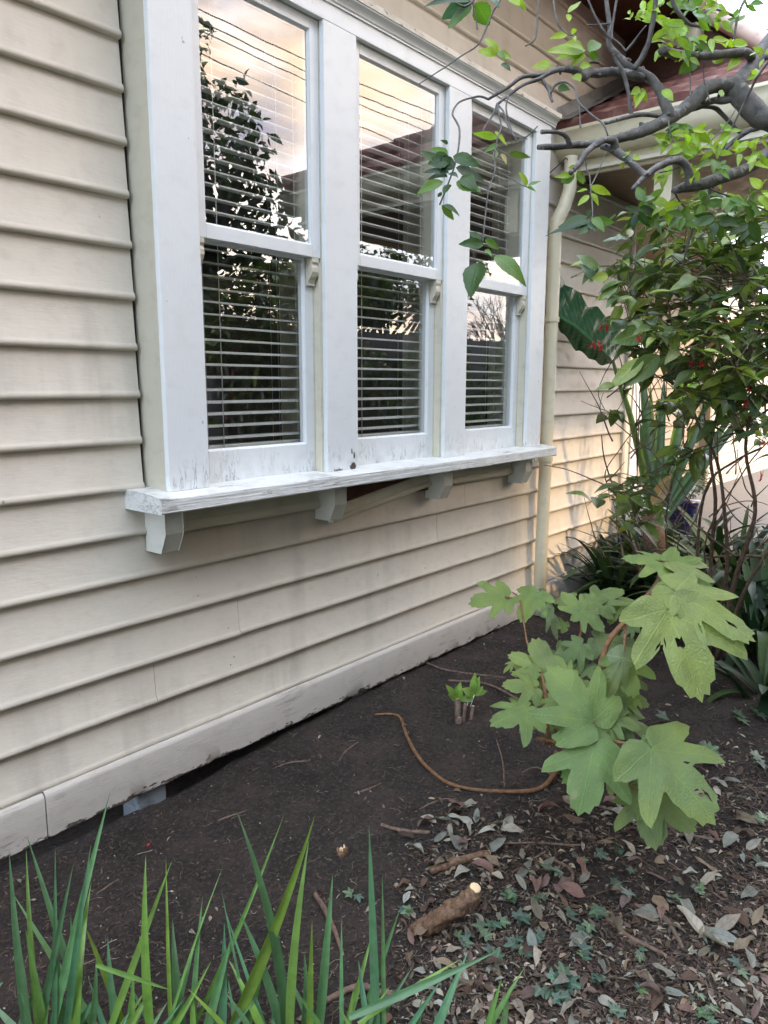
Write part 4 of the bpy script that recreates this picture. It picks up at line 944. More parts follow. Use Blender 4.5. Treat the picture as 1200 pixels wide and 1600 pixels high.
# ------------------------------------------------------------------ oakleaf hydrangea
def Z7(x, y): return (700+x/2.4, 800+y/2.4)
hb = G(905, 1165)
hyd = thing('oakleaf_hydrangea', 'bright green lobed leaf shrub with orange brown stems growing from the bare soil', 'shrub', hb)
HG = (.13, .225, .022); HL = (.225, .295, .055); HD = (.06, .125, .010); HP = (.34, .38, .25); HY = (.17, .28, .05)
HLV = [ # base, tip (zoom coordinates), width factor, depth, colour, tip depth change
 (213, 320, 78, 332, .9, 2.55, HG, -.02), (330, 308, 262, 398, 1.15, 2.5, HG, -.04), (375, 372, 425, 480, .45, 2.45, HP, .0), (345, 305, 395, 350, .9, 2.55, HD, -.02),
 (505, 378, 430, 290, .9, 2.35, HL, .03), (500, 372, 592, 440, 1.0, 2.33, HG, -.03), (560, 340, 650, 262, 1.0, 2.45, HD, .04), (530, 345, 635, 385, 1.0, 2.4, HG, -.02), (600, 330, 715, 330, .9, 2.5, HD, .02), (640, 350, 600, 410, 1.0, 2.45, HG, -.03),
 (800, 188, 655, 160, .85, 2.2, HG, .0), (828, 190, 978, 170, 1.0, 2.2, HL, .05), (830, 210, 1010, 285, .9, 2.2, HG, -.02), (850, 300, 1170, 462, .75, 2.0, HL, -.10), (835, 285, 905, 385, 1.0, 2.08, HL, -.05), (870, 250, 800, 330, .8, 2.12, HG, -.03),
 (822, 372, 985, 690, 1.0, 1.95, HL, -.14),
 (655, 545, 598, 740, .42, 2.05, HP, .0), (650, 548, 705, 700, 1.0, 2.1, (.09, .20, .02), -.05), (560, 480, 700, 545, .9, 2.3, HD, -.02), (700, 560, 730, 640, .9, 2.15, HD, -.02),
 (545, 785, 385, 565, 1.0, 1.98, HG, .05), (540, 775, 610, 700, .8, 2.02, HG, .03), (450, 610, 405, 530, .8, 2.1, HG, .04),
 (395, 610, 315, 470, 1.0, 2.3, HL, .05), (340, 585, 232, 520, .95, 2.32, HL, .02), (330, 600, 240, 590, .8, 2.28, HY, .02), (322, 655, 208, 640, 1.0, 2.22, HG, -.02), (296, 738, 160, 790, 1.1, 2.15, HG, -.05), (425, 700, 335, 770, 1.0, 2.16, HG, -.03), (430, 720, 390, 805, .9, 2.16, HD, -.03), (480, 560, 430, 480, .9, 2.3, HD, .04), (500, 500, 420, 560, 1.0, 2.28, HD, 0), (540, 590, 460, 590, .9, 2.25, HD, .03),
 (640, 690, 765, 700, 1.0, 2.12, HD, .0), (600, 770, 730, 800, 1.0, 2.02, HG, -.03), (640, 760, 800, 850, .9, 2.05, HD, -.03), (600, 790, 650, 870, .9, 2.0, HG, -.03), (560, 815, 580, 895, .9, 1.98, HG, -.03), (575, 830, 520, 830, .9, 2.0, HG, .0), (480, 800, 420, 870, .8, 2.1, HD, 0), (470, 660, 560, 640, .9, 2.15, HG, .03), (700, 690, 690, 760, .7, 2.1, HG, -.02),
 (545, 885, 498, 1125, .95, 1.95, (.15, .30, .03), -.12), (540, 900, 425, 1010, .75, 1.98, (.13, .27, .03), -.04), (560, 900, 650, 960, .8, 1.98, (.08, .19, .03), -.03),
 (765, 888, 1020, 1150, .95, 1.88, HG, -.13), (770, 890, 745, 1060, .75, 1.92, HG, -.05), (760, 870, 845, 830, .7, 1.95, HL, .02),
 (745, 1060, 775, 1255, 1.0, 1.95, (.12, .20, .04), -.10), (765, 1070, 935, 1195, .95, 1.93, HG, -.08), (740, 1010, 705, 1125, .8, 2.0, HD, -.03), (620, 960, 605, 1070, .6, 2.02, HP, -.02), (640, 950, 680, 1010, .6, 2.04, HP, -.02)]
for (bx, by, tx, ty, wf, t, c, dt) in ((600, 600, 690, 590, .9, 2.2, HD, 0), (480, 700, 520, 620, .8, 2.25, HD, .03), (420, 560, 500, 500, .9, 2.4, HD, .03), (360, 700, 300, 650, .8, 2.35, HG, .02), (460, 820, 520, 760, .7, 2.2, HD, .02), (380, 780, 440, 840, .7, 2.2, HG, -.02), (610, 520, 700, 460, .9, 2.3, HD, .03), (440, 430, 380, 400, .7, 2.5, HG, .02), (250, 560, 200, 600, .6, 2.4, HY, 0), (500, 640, 440, 700, .7, 2.2, HG, -.02), (680, 620, 760, 660, .8, 2.2, HD, 0), (640, 840, 720, 880, .7, 2.05, HD, -.02), (420, 340, 480, 290, .7, 2.5, HL, .02), (340, 760, 260, 820, .6, 2.3, HD, -.02), (700, 430, 640, 470, .7, 2.3, HD, 0)):
    HLV.append((bx, by, tx, ty, wf, t+.06, c, dt))
for i, (bx, by, tx, ty, wf, t, c, dt) in enumerate(HLV):
    B = P(*Z7(bx, by), t); T = P(*Z7(tx, ty), t+dt)
    l = (T-B).length; toc = (CAM-B).normalized()
    nh = toc*.55+Vector((0, 0, 1))*.8+Vector((rnd.uniform(-.3, .3), rnd.uniform(-.3, .3), 0))
    if wf < .5: nh = toc+Vector((.6, 0, 0))
    s = MB(); lobed(s, B, T, nh, vary(c, .30), wf=wf, hole=(2 if l > .15 and rnd.random() < .6 else 0), tipdroop=rnd.uniform(.08, .30), cup=rnd.uniform(-.30, .0), ruffle=.07, pleat=.10)
    obj('leaf', s, m_hydra, hyd)
HS = [([(440, 965, 9), (500, 905, 9), (560, 850, 8), (610, 800, 7)], 2.02, 2.0), ([(520, 870, 10), (535, 760, 10), (560, 640, 9), (575, 560, 9), (605, 480, 9), (650, 425, 9), (710, 350, 8), (760, 300, 8), (795, 245, 8), (806, 188, 6)], 2.12, 2.2),
      ([(450, 620, 5), (480, 520, 5), (500, 440, 4.5), (505, 375, 4)], 2.3, 2.35), ([(372, 860, 8), (370, 760, 7), (360, 650, 6), (345, 590, 4)], 2.2, 2.3), ([(450, 900, 7), (400, 860, 7), (330, 850, 6)], 2.1, 2.2),
      ([(800, 302, 5), (740, 330, 6), (690, 360, 6)], 2.15, 2.2), ([(850, 298, 4), (790, 302, 4), (750, 320, 5)], 2.05, 2.15), ([(822, 372, 5), (800, 350, 5), (745, 318, 5)], 1.97, 2.15), ([(655, 548, 4), (662, 480, 4), (668, 410, 5)], 2.07, 2.2), ([(765, 886, 5), (700, 870, 5), (650, 865, 5), (590, 850, 6)], 1.9, 2.0), ([(745, 1062, 4), (690, 1030, 4), (635, 1000, 4), (560, 960, 5), (490, 915, 5)], 1.95, 2.02),
      ([(213, 318, 3), (270, 325, 3), (240, 300, 2)], 2.55, 2.55), ([(296, 738, 3), (340, 750, 4), (372, 770, 4)], 2.15, 2.2), ([(322, 655, 3), (345, 680, 4), (365, 700, 4)], 2.22, 2.22), ([(545, 785, 5), (550, 820, 6), (540, 860, 7)], 1.98, 2.05), ([(300, 785, 4), (360, 790, 5), (440, 800, 5)], 2.15, 2.12), ([(520, 870, 8), (470, 910, 8), (420, 930, 7)], 2.05, 2.1), ([(400, 900, 7), (470, 935, 6), (540, 960, 5)], 2.1, 2.05), ([(270, 330, 3), (285, 420, 3), (300, 500, 3), (330, 560, 3)], 2.5, 2.4)]
for pts, t0, t1 in HS:
    s = MB(); branch_px(s, [(*Z7(x, y), wp) for x, y, wp in pts], t0, t1, 8, rough=.15); obj('stem', s, m_redstem, hyd)
# long bent stem lying on the soil
pts = []
for (x, y, wpx, dz) in ((585, 1119, 3, .008), (622, 1122, 4, .012), (634, 1150, 5, .010), (650, 1180, 6, .006), (672, 1205, 6, .006), (700, 1226, 6, .006), (740, 1236, 6, .006), (790, 1240, 7, .008), (840, 1238, 7, .012), (865, 1222, 8, .03), (885, 1195, 9, .06), (915, 1168, 9, .10)):
    p = G(x, y); p = p+Vector((0, 0, dz)); t = (p-CAM).dot(fwd); pts.append((p.x, p.y, p.z, wpx*.5*t/F))
q = smooth_pts(pts, 4); s = MB(); s.tube([Vector(a[:3]) for a in q], [a[3] for a in q], 7, rough=.3); obj('stem', s, m_redstem, hyd, label='long bare stem curving over the soil')
s = MB(); b_ = Vector(hb); 
for k in range(9):
    e = P(*Z7(rnd.uniform(330, 640), rnd.uniform(780, 900)), rnd.uniform(2.05, 2.25)); g0 = b_+Vector((rnd.uniform(-.08, .08), rnd.uniform(-.08, .08), -.02)); g0.z = gz(g0.x, g0.y)-.01
    s.tube([g0, (g0+e)/2+Vector((rnd.uniform(-.03, .03), 0, .02)), e], [.006, .005, .004], 6)
obj('stem', s, m_redstem, hyd)

# ------------------------------------------------------------------ sprouting cut stump
sb = G(722, 1128); st = thing('sprouting_stump', 'small cut stump with a few fresh green shoots on the bare soil', 'stump', sb)
def dep(p): return (Vector(p)-CAM).dot(fwd)
td = dep(sb)
for (x0, y0, x1, y1, wpx) in ((716, 1136, 714, 1092, 11), (722, 1138, 727, 1100, 7), (732, 1138, 739, 1103, 7), (716, 1142, 717, 1120, 13)):
    s = MB(); a = P(x0, y0, td); a.z -= .02; b = P(x1, y1, td); s.tube([a, (a+b)/2+Vector((.002, 0, 0)), b], wpx*.42*td/F, 9, rough=.7); o = obj('stub', s, m_stick, st)
    s = MB(); dd = (b-a).normalized(); s.tube([b, b+dd*.0015], wpx*.30*td/F, 9); obj('cut_face', s, m_cutwood, o)
s = MB()
for a in ((716, 1092, 700, 1074, 9), (716, 1092, 713, 1076, 9), (716, 1092, 722, 1084, 9), (716, 1091, 710, 1085, 8), (716, 1093, 703, 1086, 10), (716, 1090, 719, 1070, 10), (740, 1090, 722, 1094, 10), (741, 1084, 748, 1062, 10), (741, 1086, 725, 1078, 12), (741, 1086, 742, 1058, 12), (741, 1086, 758, 1081, 11), (741, 1086, 752, 1075, 9), (738, 1090, 729, 1086, 8)): hleaf(a[0], a[1], a[0]+(a[2]-a[0])*1.25, a[1]+(a[3]-a[1])*1.25, a[4]*1.25, td, (.20, .34, .06), mb=s, nu=8, serr=0)
obj('leaf', s, m_cherry, st)
s = MB(); s.tube([P(735, 1104, td), P(741, 1086, td)], .0018, 5); s.tube([P(729, 1104, td), P(734, 1090, td)], .0016, 5); obj('shoot', s, m_green_stem, st)

# ------------------------------------------------------------------ giant leaved plant by the porch corner
big = thing('giant_leaf_plant', 'plant with one huge dark ruffled leaf leaning against the cream downpipe', 'plant', (5.0, -.28, .05))
def Z6(x, y): return (840+x/3.2, 350+y/3.2)
def interp(tab, u):
    for i in range(len(tab)-1):
        if tab[i][0] <= u <= tab[i+1][0]:
            f_ = (u-tab[i][0])/(tab[i+1][0]-tab[i][0]); f_ = f_*f_*(3-2*f_)*.5+f_*.5
            return tab[i][1]+(tab[i+1][1]-tab[i][1])*f_, tab[i][2]+(tab[i+1][2]-tab[i][2])*f_
    return tab[-1][1:]
UP_ = [(0, 958, 564), (.10, 976, 548), (.2, 978, 530), (.32, 964, 506), (.42, 948, 494), (.52, 934, 481), (.62, 919, 478), (.72, 908, 462), (.82, 894, 447), (.92, 876, 444), (.97, 865, 432), (1, 859, 462)]
MI_ = [(0, 958, 564), (.3, 931, 539), (.6, 898, 509), (.85, 868, 493), (1, 858, 488)]
LO_ = [(0, 958, 564), (.12, 950, 571), (.3, 932, 567), (.45, 917, 556), (.6, 900, 547), (.8, 877, 519), (1, 857, 489)]
s = MB(); v = []; u_ = []; nu_, nv_ = 60, 10
for i in range(nu_+1):
    u = i/nu_; m_ = interp(MI_, u); U = interp(UP_, u); Lw = interp(LO_, u)
    for j in range(-nv_, nv_+1):
        q = j/nv_; e = U if q > 0 else Lw; x = m_[0]+(e[0]-m_[0])*abs(q); y = m_[1]+(e[1]-m_[1])*abs(q)
        t = 4.46-.10*u+.16*abs(q)*(1 if q > 0 else .9)*(1-.3*u)+.022*math.sin(u*34+q*2)*abs(q)**1.5-.012*math.sin(u*13*2*3.14-abs(q)*9)*min(1, abs(q)*2)*.6
        y += 2.2*math.sin(u*31+1)*abs(q)**2
        p = P(x, y, t); p.y = min(p.y, -.035); v.append(p); u_.append((u, q, 0))
w_ = 2*nv_+1; s.add(v, [(i*w_+j, (i+1)*w_+j, (i+1)*w_+j+1, i*w_+j+1) for i in range(nu_) for j in range(w_-1)], [(.030, .085, .038)]*len(v), u_)
obj('leaf', s, m_big, big)
def strapb(mb, bx, by, tx, ty, wpx, t, col, bend=.1, dt=0, **k):
    B = P(bx, by, t); T = P(tx, ty, t+dt); leaf(mb, B, T, (CAM-B).normalized()+Vector((rnd.uniform(-.6, .6), 0, .2)), wpx*t/F, vary(col, .2), nu=14, nv=1, fold=.35, droop=bend, shape='strap', **k)
s = MB(); q = smooth_pts([(*P(1018, 800, 4.9), .032), (*P(1006, 740, 4.8), .025), (*P(985, 650, 4.65), .018), (*P(970, 605, 4.6), .014), (*P(957, 562, 4.55), .010)], 5)
s.tube([Vector(a[:3]) for a in q], [a[3] for a in q], 9, col=(.10, .19, .035)); obj('stalk', s, m_green_stem, big)
for (bx, by, tx, ty, wpx, c, bd) in ((1020, 800, 1003, 575, 15, (.05, .11, .03), .03), (1024, 800, 1016, 600, 9, (.16, .24, .04), -.02), (1028, 800, 1038, 590, 12, (.05, .12, .03), .03), (1030, 800, 1078, 610, 14, (.06, .14, .03), .06), (1034, 800, 1112, 612, 13, (.05, .11, .03), .05), (1036, 805, 1150, 640, 13, (.05, .12, .04), .06), (1030, 800, 1060, 640, 8, (.24, .34, .05), .02), (1014, 800, 1030, 620, 8, (.14, .22, .05), 0), (1040, 810, 1190, 610, 12, (.04, .09, .03), .08), (1018, 800, 1045, 700, 14, (.09, .17, .04), .05), (1025, 805, 1000, 660, 16, (.05, .10, .03), .05)):
    s = MB(); strapb(s, bx, by, tx, ty, wpx, 4.85, c, bd); obj('leaf', s, m_strap, big)
for (bx, by, tx, ty, wpx, c) in ((1055, 640, 1098, 560, 34, (.20, .36, .03)), (1060, 660, 1120, 590, 26, (.10, .2, .03)), (1020, 790, 1048, 740, 22, (.25, .16, .06))):
    s = MB(); hleaf(bx, by, tx, ty, wpx, 4.8, c, mb=s, serr=0, wave=.06); obj('leaf', s, m_big, big)
s = MB(); q = [P(1020, 800, 4.9), P(1022, 850, 4.95), Vector((5.05, -.3, -.02))]; s.tube(q, [.06, .08, .09], 10, rough=.3); obj('stem_base', s, m_twig, big)

# ------------------------------------------------------------------ fuchsia shrub
fs = thing('fuchsia_shrub', 'dense dark green shrub hung with small red drooping flowers beside the porch', 'shrub', (3.9, -1.15, .05))
FG = [(.10, .16, .05), (.13, .20, .05), (.20, .28, .06), (.06, .11, .05), (.26, .34, .07), (.13, .19, .045), (.16, .20, .08)]
lfb = MB(); TW = []
def fuch(px, py, r, n, t0, t1, l=44, dens=1):
    for _ in range(n):
        a = rnd.uniform(0, 6.28); q = r*rnd.random()**.6; x = px+math.cos(a)*q; y = py+math.sin(a)*q*.8; t = rnd.uniform(t0, t1)
        if x < 905 and y > 380: continue
        k = rnd.randint(3, 6); tdir = rnd.uniform(0, 6.28); c = P(x, y, t); e = c+Vector((rnd.uniform(-1, 1), rnd.uniform(-1, 1), rnd.uniform(-1, .4)))*.10
        TW.append([c, (c+e)/2+Vector((0, 0, .012)), e])
        for j in range(k):
            p = c+(e-c)*(j/k); dd = Vector((rnd.uniform(-1, 1), rnd.uniform(-1, 1), rnd.uniform(-.7, .25))).normalized()
            ll = l*t/F*rnd.uniform(.6, 1.15); leaf(lfb, p, p+dd*ll, Vector((rnd.uniform(-.5, .5), rnd.uniform(-.8, .2), 1)), ll*rnd.uniform(.36, .48), vary(rnd.choice(FG), .25), nu=6, nv=2, fold=.28, droop=rnd.uniform(.0, .15), wave=.02)
for a in ((1040, 350, 50, 12, 2.4, 3.0, 36), (1110, 345, 60, 20, 2.2, 3.0, 40), (1180, 340, 50, 18, 2.2, 3.0, 40), (1060, 400, 70, 26, 2.6, 3.3), (1130, 430, 80, 30, 2.4, 3.3), (1190, 400, 60, 20, 2.4, 3.2), (1010, 450, 55, 18, 2.7, 3.3), (1060, 500, 70, 34, 2.5, 3.3), (1140, 520, 80, 40, 2.3, 3.3), (1190, 560, 60, 28, 2.3, 3.0), (1010, 540, 50, 16, 2.8, 3.3), (1080, 580, 55, 18, 2.6, 3.2), (1150, 620, 50, 16, 2.5, 3.1), (1185, 680, 30, 6, 2.5, 3.1), (1120, 690, 50, 6, 2.8, 3.2), (980, 425, 30, 7, 2.8, 3.2), (945, 420, 22, 4, 2.8, 3.1), (1040, 640, 30, 5, 3, 3.3), (1090, 700, 30, 4, 3, 3.2), (960, 768, 20, 4, 3.2, 3.6), (1000, 800, 40, 8, 3.0, 3.6), (990, 765, 26, 5, 3.2, 3.6), (985, 350, 40, 4, 2.8, 3.2), (1220, 480, 40, 20, 2.4, 3.0), (985, 590, 20, 3, 3, 3.2), (955, 640, 18, 2, 3, 3.2)): fuch(*(a[:3]+(int(a[3]*.8),)+a[4:]))
for a in ((935, 420, 900, 398, 16), (930, 440, 905, 412, 16), (965, 440, 935, 470, 18), (950, 430, 920, 440, 16), (1005, 560, 950, 610, 26), (1030, 555, 975, 605, 34), (960, 600, 930, 610, 13), (980, 500, 950, 520, 26), (1010, 520, 955, 535, 30), (1120, 400, 1190, 415, 44), (1180, 405, 1150, 470, 40), (1130, 580, 1115, 640, 34), (1160, 575, 1130, 650, 36), (1190, 520, 1150, 545, 40), (1120, 500, 1060, 490, 30)):
    hleaf(a[0], a[1], a[2], a[3], a[4], 2.75, rnd.choice(FG), mb=lfb, serr=.015, nu=12)
obj('foliage', lfb, m_shrub, fs)
for k in range(70):
    x, y = rnd.uniform(945, 1200), rnd.uniform(580, 900); t = rnd.uniform(2.7, 3.7); a = rnd.uniform(-2.6, -.5); l = rnd.uniform(40, 130); cv = rnd.uniform(-.9, .9); pts = []
    for q in range(6): pts.append((x, y, t+rnd.uniform(-.01, .01), 2.6*(1-q/7))); x += math.cos(a)*l/5; y += math.sin(a)*l/5; a += cv/5+rnd.uniform(-.25, .25)
    if min(p[0] for p in pts) < 905: continue
    q2 = smooth_pts([(*P(x_, y_, t_), w_*.5*t_/F) for x_, y_, t_, w_ in pts], 3); s = MB(); s.tube([Vector(b[:3]) for b in q2], [max(.0006, b[3]) for b in q2], 5, rough=.3); obj('twig', s, m_twig, fs)
# stems from the soil up through the crown
def stem(mb, pts, col=(1, 1, 1)):
    q = smooth_pts([(*P(x, y, t), wp*.36*t/F) for x, y, t, wp in pts], 5); mb.tube([Vector(a[:3]) for a in q], [max(.0008, a[3]) for a in q], 7, rough=.2)
for pts in ([(1100, 1020, 3.6, 12), (1108, 930, 3.4, 10), (1112, 860, 3.3, 9), (1118, 780, 3.1, 8), (1110, 700, 3.0, 7), (1130, 600, 2.9, 6), (1120, 480, 2.8, 5), (1140, 380, 2.7, 4)],
            [(1110, 1020, 3.6, 10), (1135, 900, 3.3, 9), (1132, 800, 3.1, 8), (1120, 720, 3, 7), (1090, 660, 2.9, 6), (1060, 560, 2.9, 5), (1040, 450, 2.8, 4)],
            [(1120, 1030, 3.5, 12), (1150, 900, 3.2, 11), (1180, 800, 3.0, 9), (1165, 700, 2.9, 7), (1180, 600, 2.8, 6), (1190, 450, 2.7, 5)],
            [(1095, 1010, 3.6, 8), (1090, 860, 3.4, 7), (1105, 760, 3.2, 6), (1150, 720, 3.1, 5), (1190, 700, 3.0, 5)],
            [(1130, 1030, 3.5, 9), (1160, 930, 3.2, 8), (1215, 830, 3.0, 7), (1250, 700, 2.9, 6)],
            [(1010, 900, 4.2, 7), (995, 850, 4.0, 6), (975, 800, 3.9, 5), (955, 765, 3.8, 3.6), (915, 745, 3.8, 2.6), (880, 732, 3.85, 2.2), (850, 727, 3.9, 1.8)],
            [(1000, 900, 4.2, 6), (985, 840, 4.0, 5), (965, 780, 3.8, 4), (945, 720, 3.7, 3), (940, 680, 3.6, 2)],
            [(975, 790, 3.8, 3), (945, 745, 3.7, 2.4), (970, 700, 3.7, 2.2), (1000, 660, 3.6, 2)],
            [(1060, 960, 3.8, 5), (1040, 830, 3.6, 4), (1060, 720, 3.5, 3), (1100, 640, 3.4, 3)], [(1140, 1000, 3.4, 5), (1100, 860, 3.2, 4), (1160, 740, 3.0, 3), (1200, 690, 2.9, 3)],
            [(1150, 870, 3.2, 4), (1080, 815, 3.2, 3), (1030, 760, 3.3, 2.4), (980, 690, 3.4, 2)], [(945, 640, 3.5, 1.6), (935, 610, 3.4, 1.8), (960, 560, 3.3, 2.4), (1000, 530, 3.1, 3), (1050, 540, 3.0, 4)],
            [(1190, 600, 2.9, 4), (1140, 560, 2.9, 3), (1060, 545, 3.0, 3), (1000, 520, 3.0, 2)], [(1130, 690, 3.0, 3), (1170, 660, 3.0, 4), (1200, 640, 2.9, 5)], [(1195, 870, 3.2, 7), (1150, 868, 3.3, 6), (1100, 872, 3.4, 4)]):
    s = MB(); stem(s, pts); obj('stem', s, m_twig, fs)
TW.sort(key=lambda q: dep(q[0])) if False else None
for i in range(0, len(TW), 6):
    s = MB(); hub = TW[i][0]
    for q in TW[i:i+6]: s.tube([hub, (hub+q[0])/2+Vector((0, 0, -.015)), q[0]], [.0022, .002, .0018], 4); s.tube(q, [.0018, .0015, .0009], 4)
    obj('twig', s, m_twig, fs)
RED = (.62, .025, .035); PK = (.72, .10, .13)
for (x, y, n_) in ((945, 515, 5), (932, 540, 6), (940, 547, 4), (1000, 526, 2), (1120, 490, 4), (1136, 502, 4), (1125, 531, 3), (1140, 530, 3), (1080, 566, 3), (1095, 571, 4), (1155, 580, 5), (1168, 612, 5), (1192, 690, 4), (1060, 520, 2), (1045, 530, 2), (1190, 745, 2), (1168, 628, 3)):
    s = MB(); t = 2.62 if x > 950 else 3.0
    for _ in range(n_):
        p = P(x+rnd.uniform(-7, 7), y-6+rnd.uniform(-4, 4), t); dd = Vector((rnd.uniform(-.35, .35), rnd.uniform(-.35, .35), -1)).normalized(); l = rnd.uniform(.018, .034)
        s.tube([p, p+dd*l*.45], [.0012, .0026], 5, col=vary(RED, .2))
        for __ in range(3): leaf(s, p+dd*l*.4, p+dd*l+Vector((rnd.uniform(-1, 1), rnd.uniform(-1, 1), 0))*.008, rdir(), .007, vary(rnd.choice((RED, PK)), .2), nu=3, nv=1)
        s.tube([p, p+Vector((rnd.uniform(-.01, .01), 0, .02))], .0006, 4, col=(.2, .05, .03))
    obj('flower', s, m_petal, fs)

# ------------------------------------------------------------------ dark strap leaved clumps
SC = [(.018, .045, .022), (.03, .065, .025), (.012, .03, .018), (.05, .09, .04), (.06, .10, .03)]
for i, (px, py, n_, L0, lab) in enumerate(((958, 930, 30, .62, 'dark strap leaved clump against the sunlit boards right of the downpipe'), (1035, 945, 34, .70, 'dark strap leaved clump just behind the upper hydrangea leaves'), (1110, 975, 40, .75, 'broad dark strap leaved clump below the two blue pots'), (1185, 1010, 40, .75, 'large dark strap leaved clump at the right edge'),
        (1200, 1085, 16, .42, 'strap leaved clump nearest the viewer at the right edge'), (1150, 920, 36, .75, 'dark strap leaved clump beneath the fuchsia stems'), (1000, 905, 30, .6, 'strap leaved clump at the foot of the giant leaved plant'), (1075, 915, 34, .85, 'strap leaved clump hiding the foot of the larger blue pot'), (1165, 965, 34, .95, 'tall strap leaved clump among the fuchsia stems'), (1120, 935, 30, .9, 'tall strap leaved clump left of the fuchsia stems'))):
    b = G(px, py); cl = thing('strap_leaf_clump', lab, 'plant', b, 'dark strap leaved clumps beneath the shrub')
    for k in range(int(n_*1.7)):
        s = MB(); a = rnd.uniform(0, 6.28); h = rnd.uniform(.35, 1.0); d = Vector((math.cos(a), math.sin(a), 0))
        B = b+d*rnd.uniform(.02, .12)+Vector((0, 0, -.02)); l = L0*rnd.uniform(.7, 1.25); up_ = Vector((0, 0, 1)); v = []
        # arching path split in one strip
        nn = 14; u = []; w_ = rnd.uniform(.034, .058); sd = d.cross(up_); cc = vary(rnd.choice(SC), .2)
        p = Vector(B); el = R(rnd.uniform(35, 84)); de = R(rnd.uniform(50, 120))/nn; sgv = rnd.uniform(-.02, .02)
        for j in range(nn+1):
            f_ = j/nn; ww = w_*.5*min(1, .55+f_*2)*(1-f_**4)**.7+.0008
            nr = (d*(-math.sin(el))+up_*math.cos(el))
            for q in (-1, 0, 1): v.append(p+sd*(ww*q)+nr*(.25*ww*abs(q))); u.append((f_, q, 0))
            p = p+(d*math.cos(el)+up_*math.sin(el)+sd*sgv)*(l/nn); el -= de
        s.add(v, [(j*3+q, j*3+q+1, (j+1)*3+q+1, (j+1)*3+q) for j in range(nn) for q in (0, 1)], [cc]*len(v), u); obj('leaf', s, m_under, cl)

# ------------------------------------------------------------------ potted clipped ball shrubs on the porch
def potball(px, py, t, r, lab):
    c = P(px, py, t); b = Vector((c.x, c.y, .10)); th = thing('potted_shrub', lab, 'potted plant', b, 'potted clipped shrubs on the porch'); H = c.z-r-.10
    s = MB(); s.tube([b, b+Vector((0, 0, H*.5)), b+Vector((0, 0, H*.92)), b+Vector((0, 0, H))], [r*.5, r*.66, r*.78, r*.82], 20); obj('pot', s, m_bluepot, th)
    s = MB()
    for _ in range(1500):
        d = rdir(); p = c+d*r*rnd.uniform(.75, 1.05); leaf(s, p, p+(d+rdir()*.8)*.022, rdir(), .013, vary((.07, .13, .09), .35), nu=2, nv=1)
    obj('foliage', s, m_shrub, th)
    s = MB(); s.tube([b+Vector((0, 0, H*.95)), c], .02, 8); obj('stem', s, m_twig, th)
potball(1066, 745, 6.6, .20, 'clipped small leaved ball shrub in a dark blue pot on the porch')
potball(990, 800, 5.6, .15, 'smaller clipped shrub in a pot low beside the white door frame')

# ------------------------------------------------------------------ foreground strap leaved plants
AC = [(.10, .21, .08), (.08, .19, .09), (.13, .25, .06), (.16, .28, .05), (.07, .16, .07), (.10, .22, .11), (.12, .24, .10)]
AG = [('grassy strap leaved plant at the bottom left corner', [(40, 1540, 17, 1322, 16), (60, 1560, 42, 1322, 12), (85, 1500, 87, 1330, 10), (110, 1540, 145, 1312, 14), (95, 1500, 165, 1248, 16), (120, 1600, 135, 1392, 20), (60, 1600, 117, 1345, 14), (70, 1600, 40, 1452, 16), (45, 1640, 35, 1485, 14), (-30, 1560, 5, 1535, 16), (60, 1640, -20, 1560, 14), (150, 1640, 40, 1310, 15), (160, 1600, 20, 1400, 14), (100, 1640, 90, 1480, 16), (130, 1660, 155, 1500, 16), (20, 1640, 60, 1530, 16), (85, 1650, 150, 1560, 18), (110, 1600, 110, 1430, 12)]),
      ('strap leaved plant with one long leaf tip leaning over the middle of the soil', [(170, 1590, 275, 1340, 15), (240, 1600, 230, 1332, 18), (266, 1500, 260, 1332, 8), (190, 1640, 165, 1470, 16), (260, 1640, 300, 1480, 16), (270, 1560, 350, 1352, 6), (150, 1508, 270, 1548, 9), (200, 1640, 210, 1520, 16), (170, 1660, 240, 1540, 16), (290, 1640, 267, 1448, 20), (230, 1660, 330, 1500, 14), (205, 1640, 130, 1440, 14)]),
      ('strap leaved plant with the tallest crossing leaves left of the cut stump', [(440, 1600, 380, 1270, 22), (345, 1620, 491, 1272, 24), (290, 1620, 445, 1280, 10), (300, 1640, 318, 1398, 12), (455, 1620, 490, 1305, 19), (445, 1640, 376, 1424, 20), (345, 1640, 352, 1450, 16), (400, 1640, 345, 1400, 6), (310, 1650, 360, 1470, 18), (370, 1650, 420, 1480, 18), (430, 1660, 360, 1500, 16), (320, 1660, 400, 1560, 14), (300, 1660, 300, 1540, 14), (420, 1600, 350, 1430, 8), (395, 1660, 300, 1545, 12), (470, 1640, 475, 1487, 16)]),
      ('strap leaved plant at the bottom centre with two narrow upright leaves', [(495, 1640, 520, 1366, 18), (590, 1640, 580, 1284, 18), (530, 1640, 583, 1460, 12), (600, 1640, 597, 1365, 9), (484, 1600, 485, 1450, 13), (536, 1600, 537, 1427, 9), (560, 1640, 645, 1510, 12), (550, 1640, 625, 1420, 14), (545, 1590, 777, 1487, 16), (560, 1600, 720, 1500, 10), (660, 1660, 726, 1494, 18), (780, 1640, 797, 1540, 14), (600, 1660, 690, 1530, 12), (510, 1650, 450, 1520, 14), (580, 1650, 560, 1500, 14), (640, 1650, 660, 1560, 14)])]
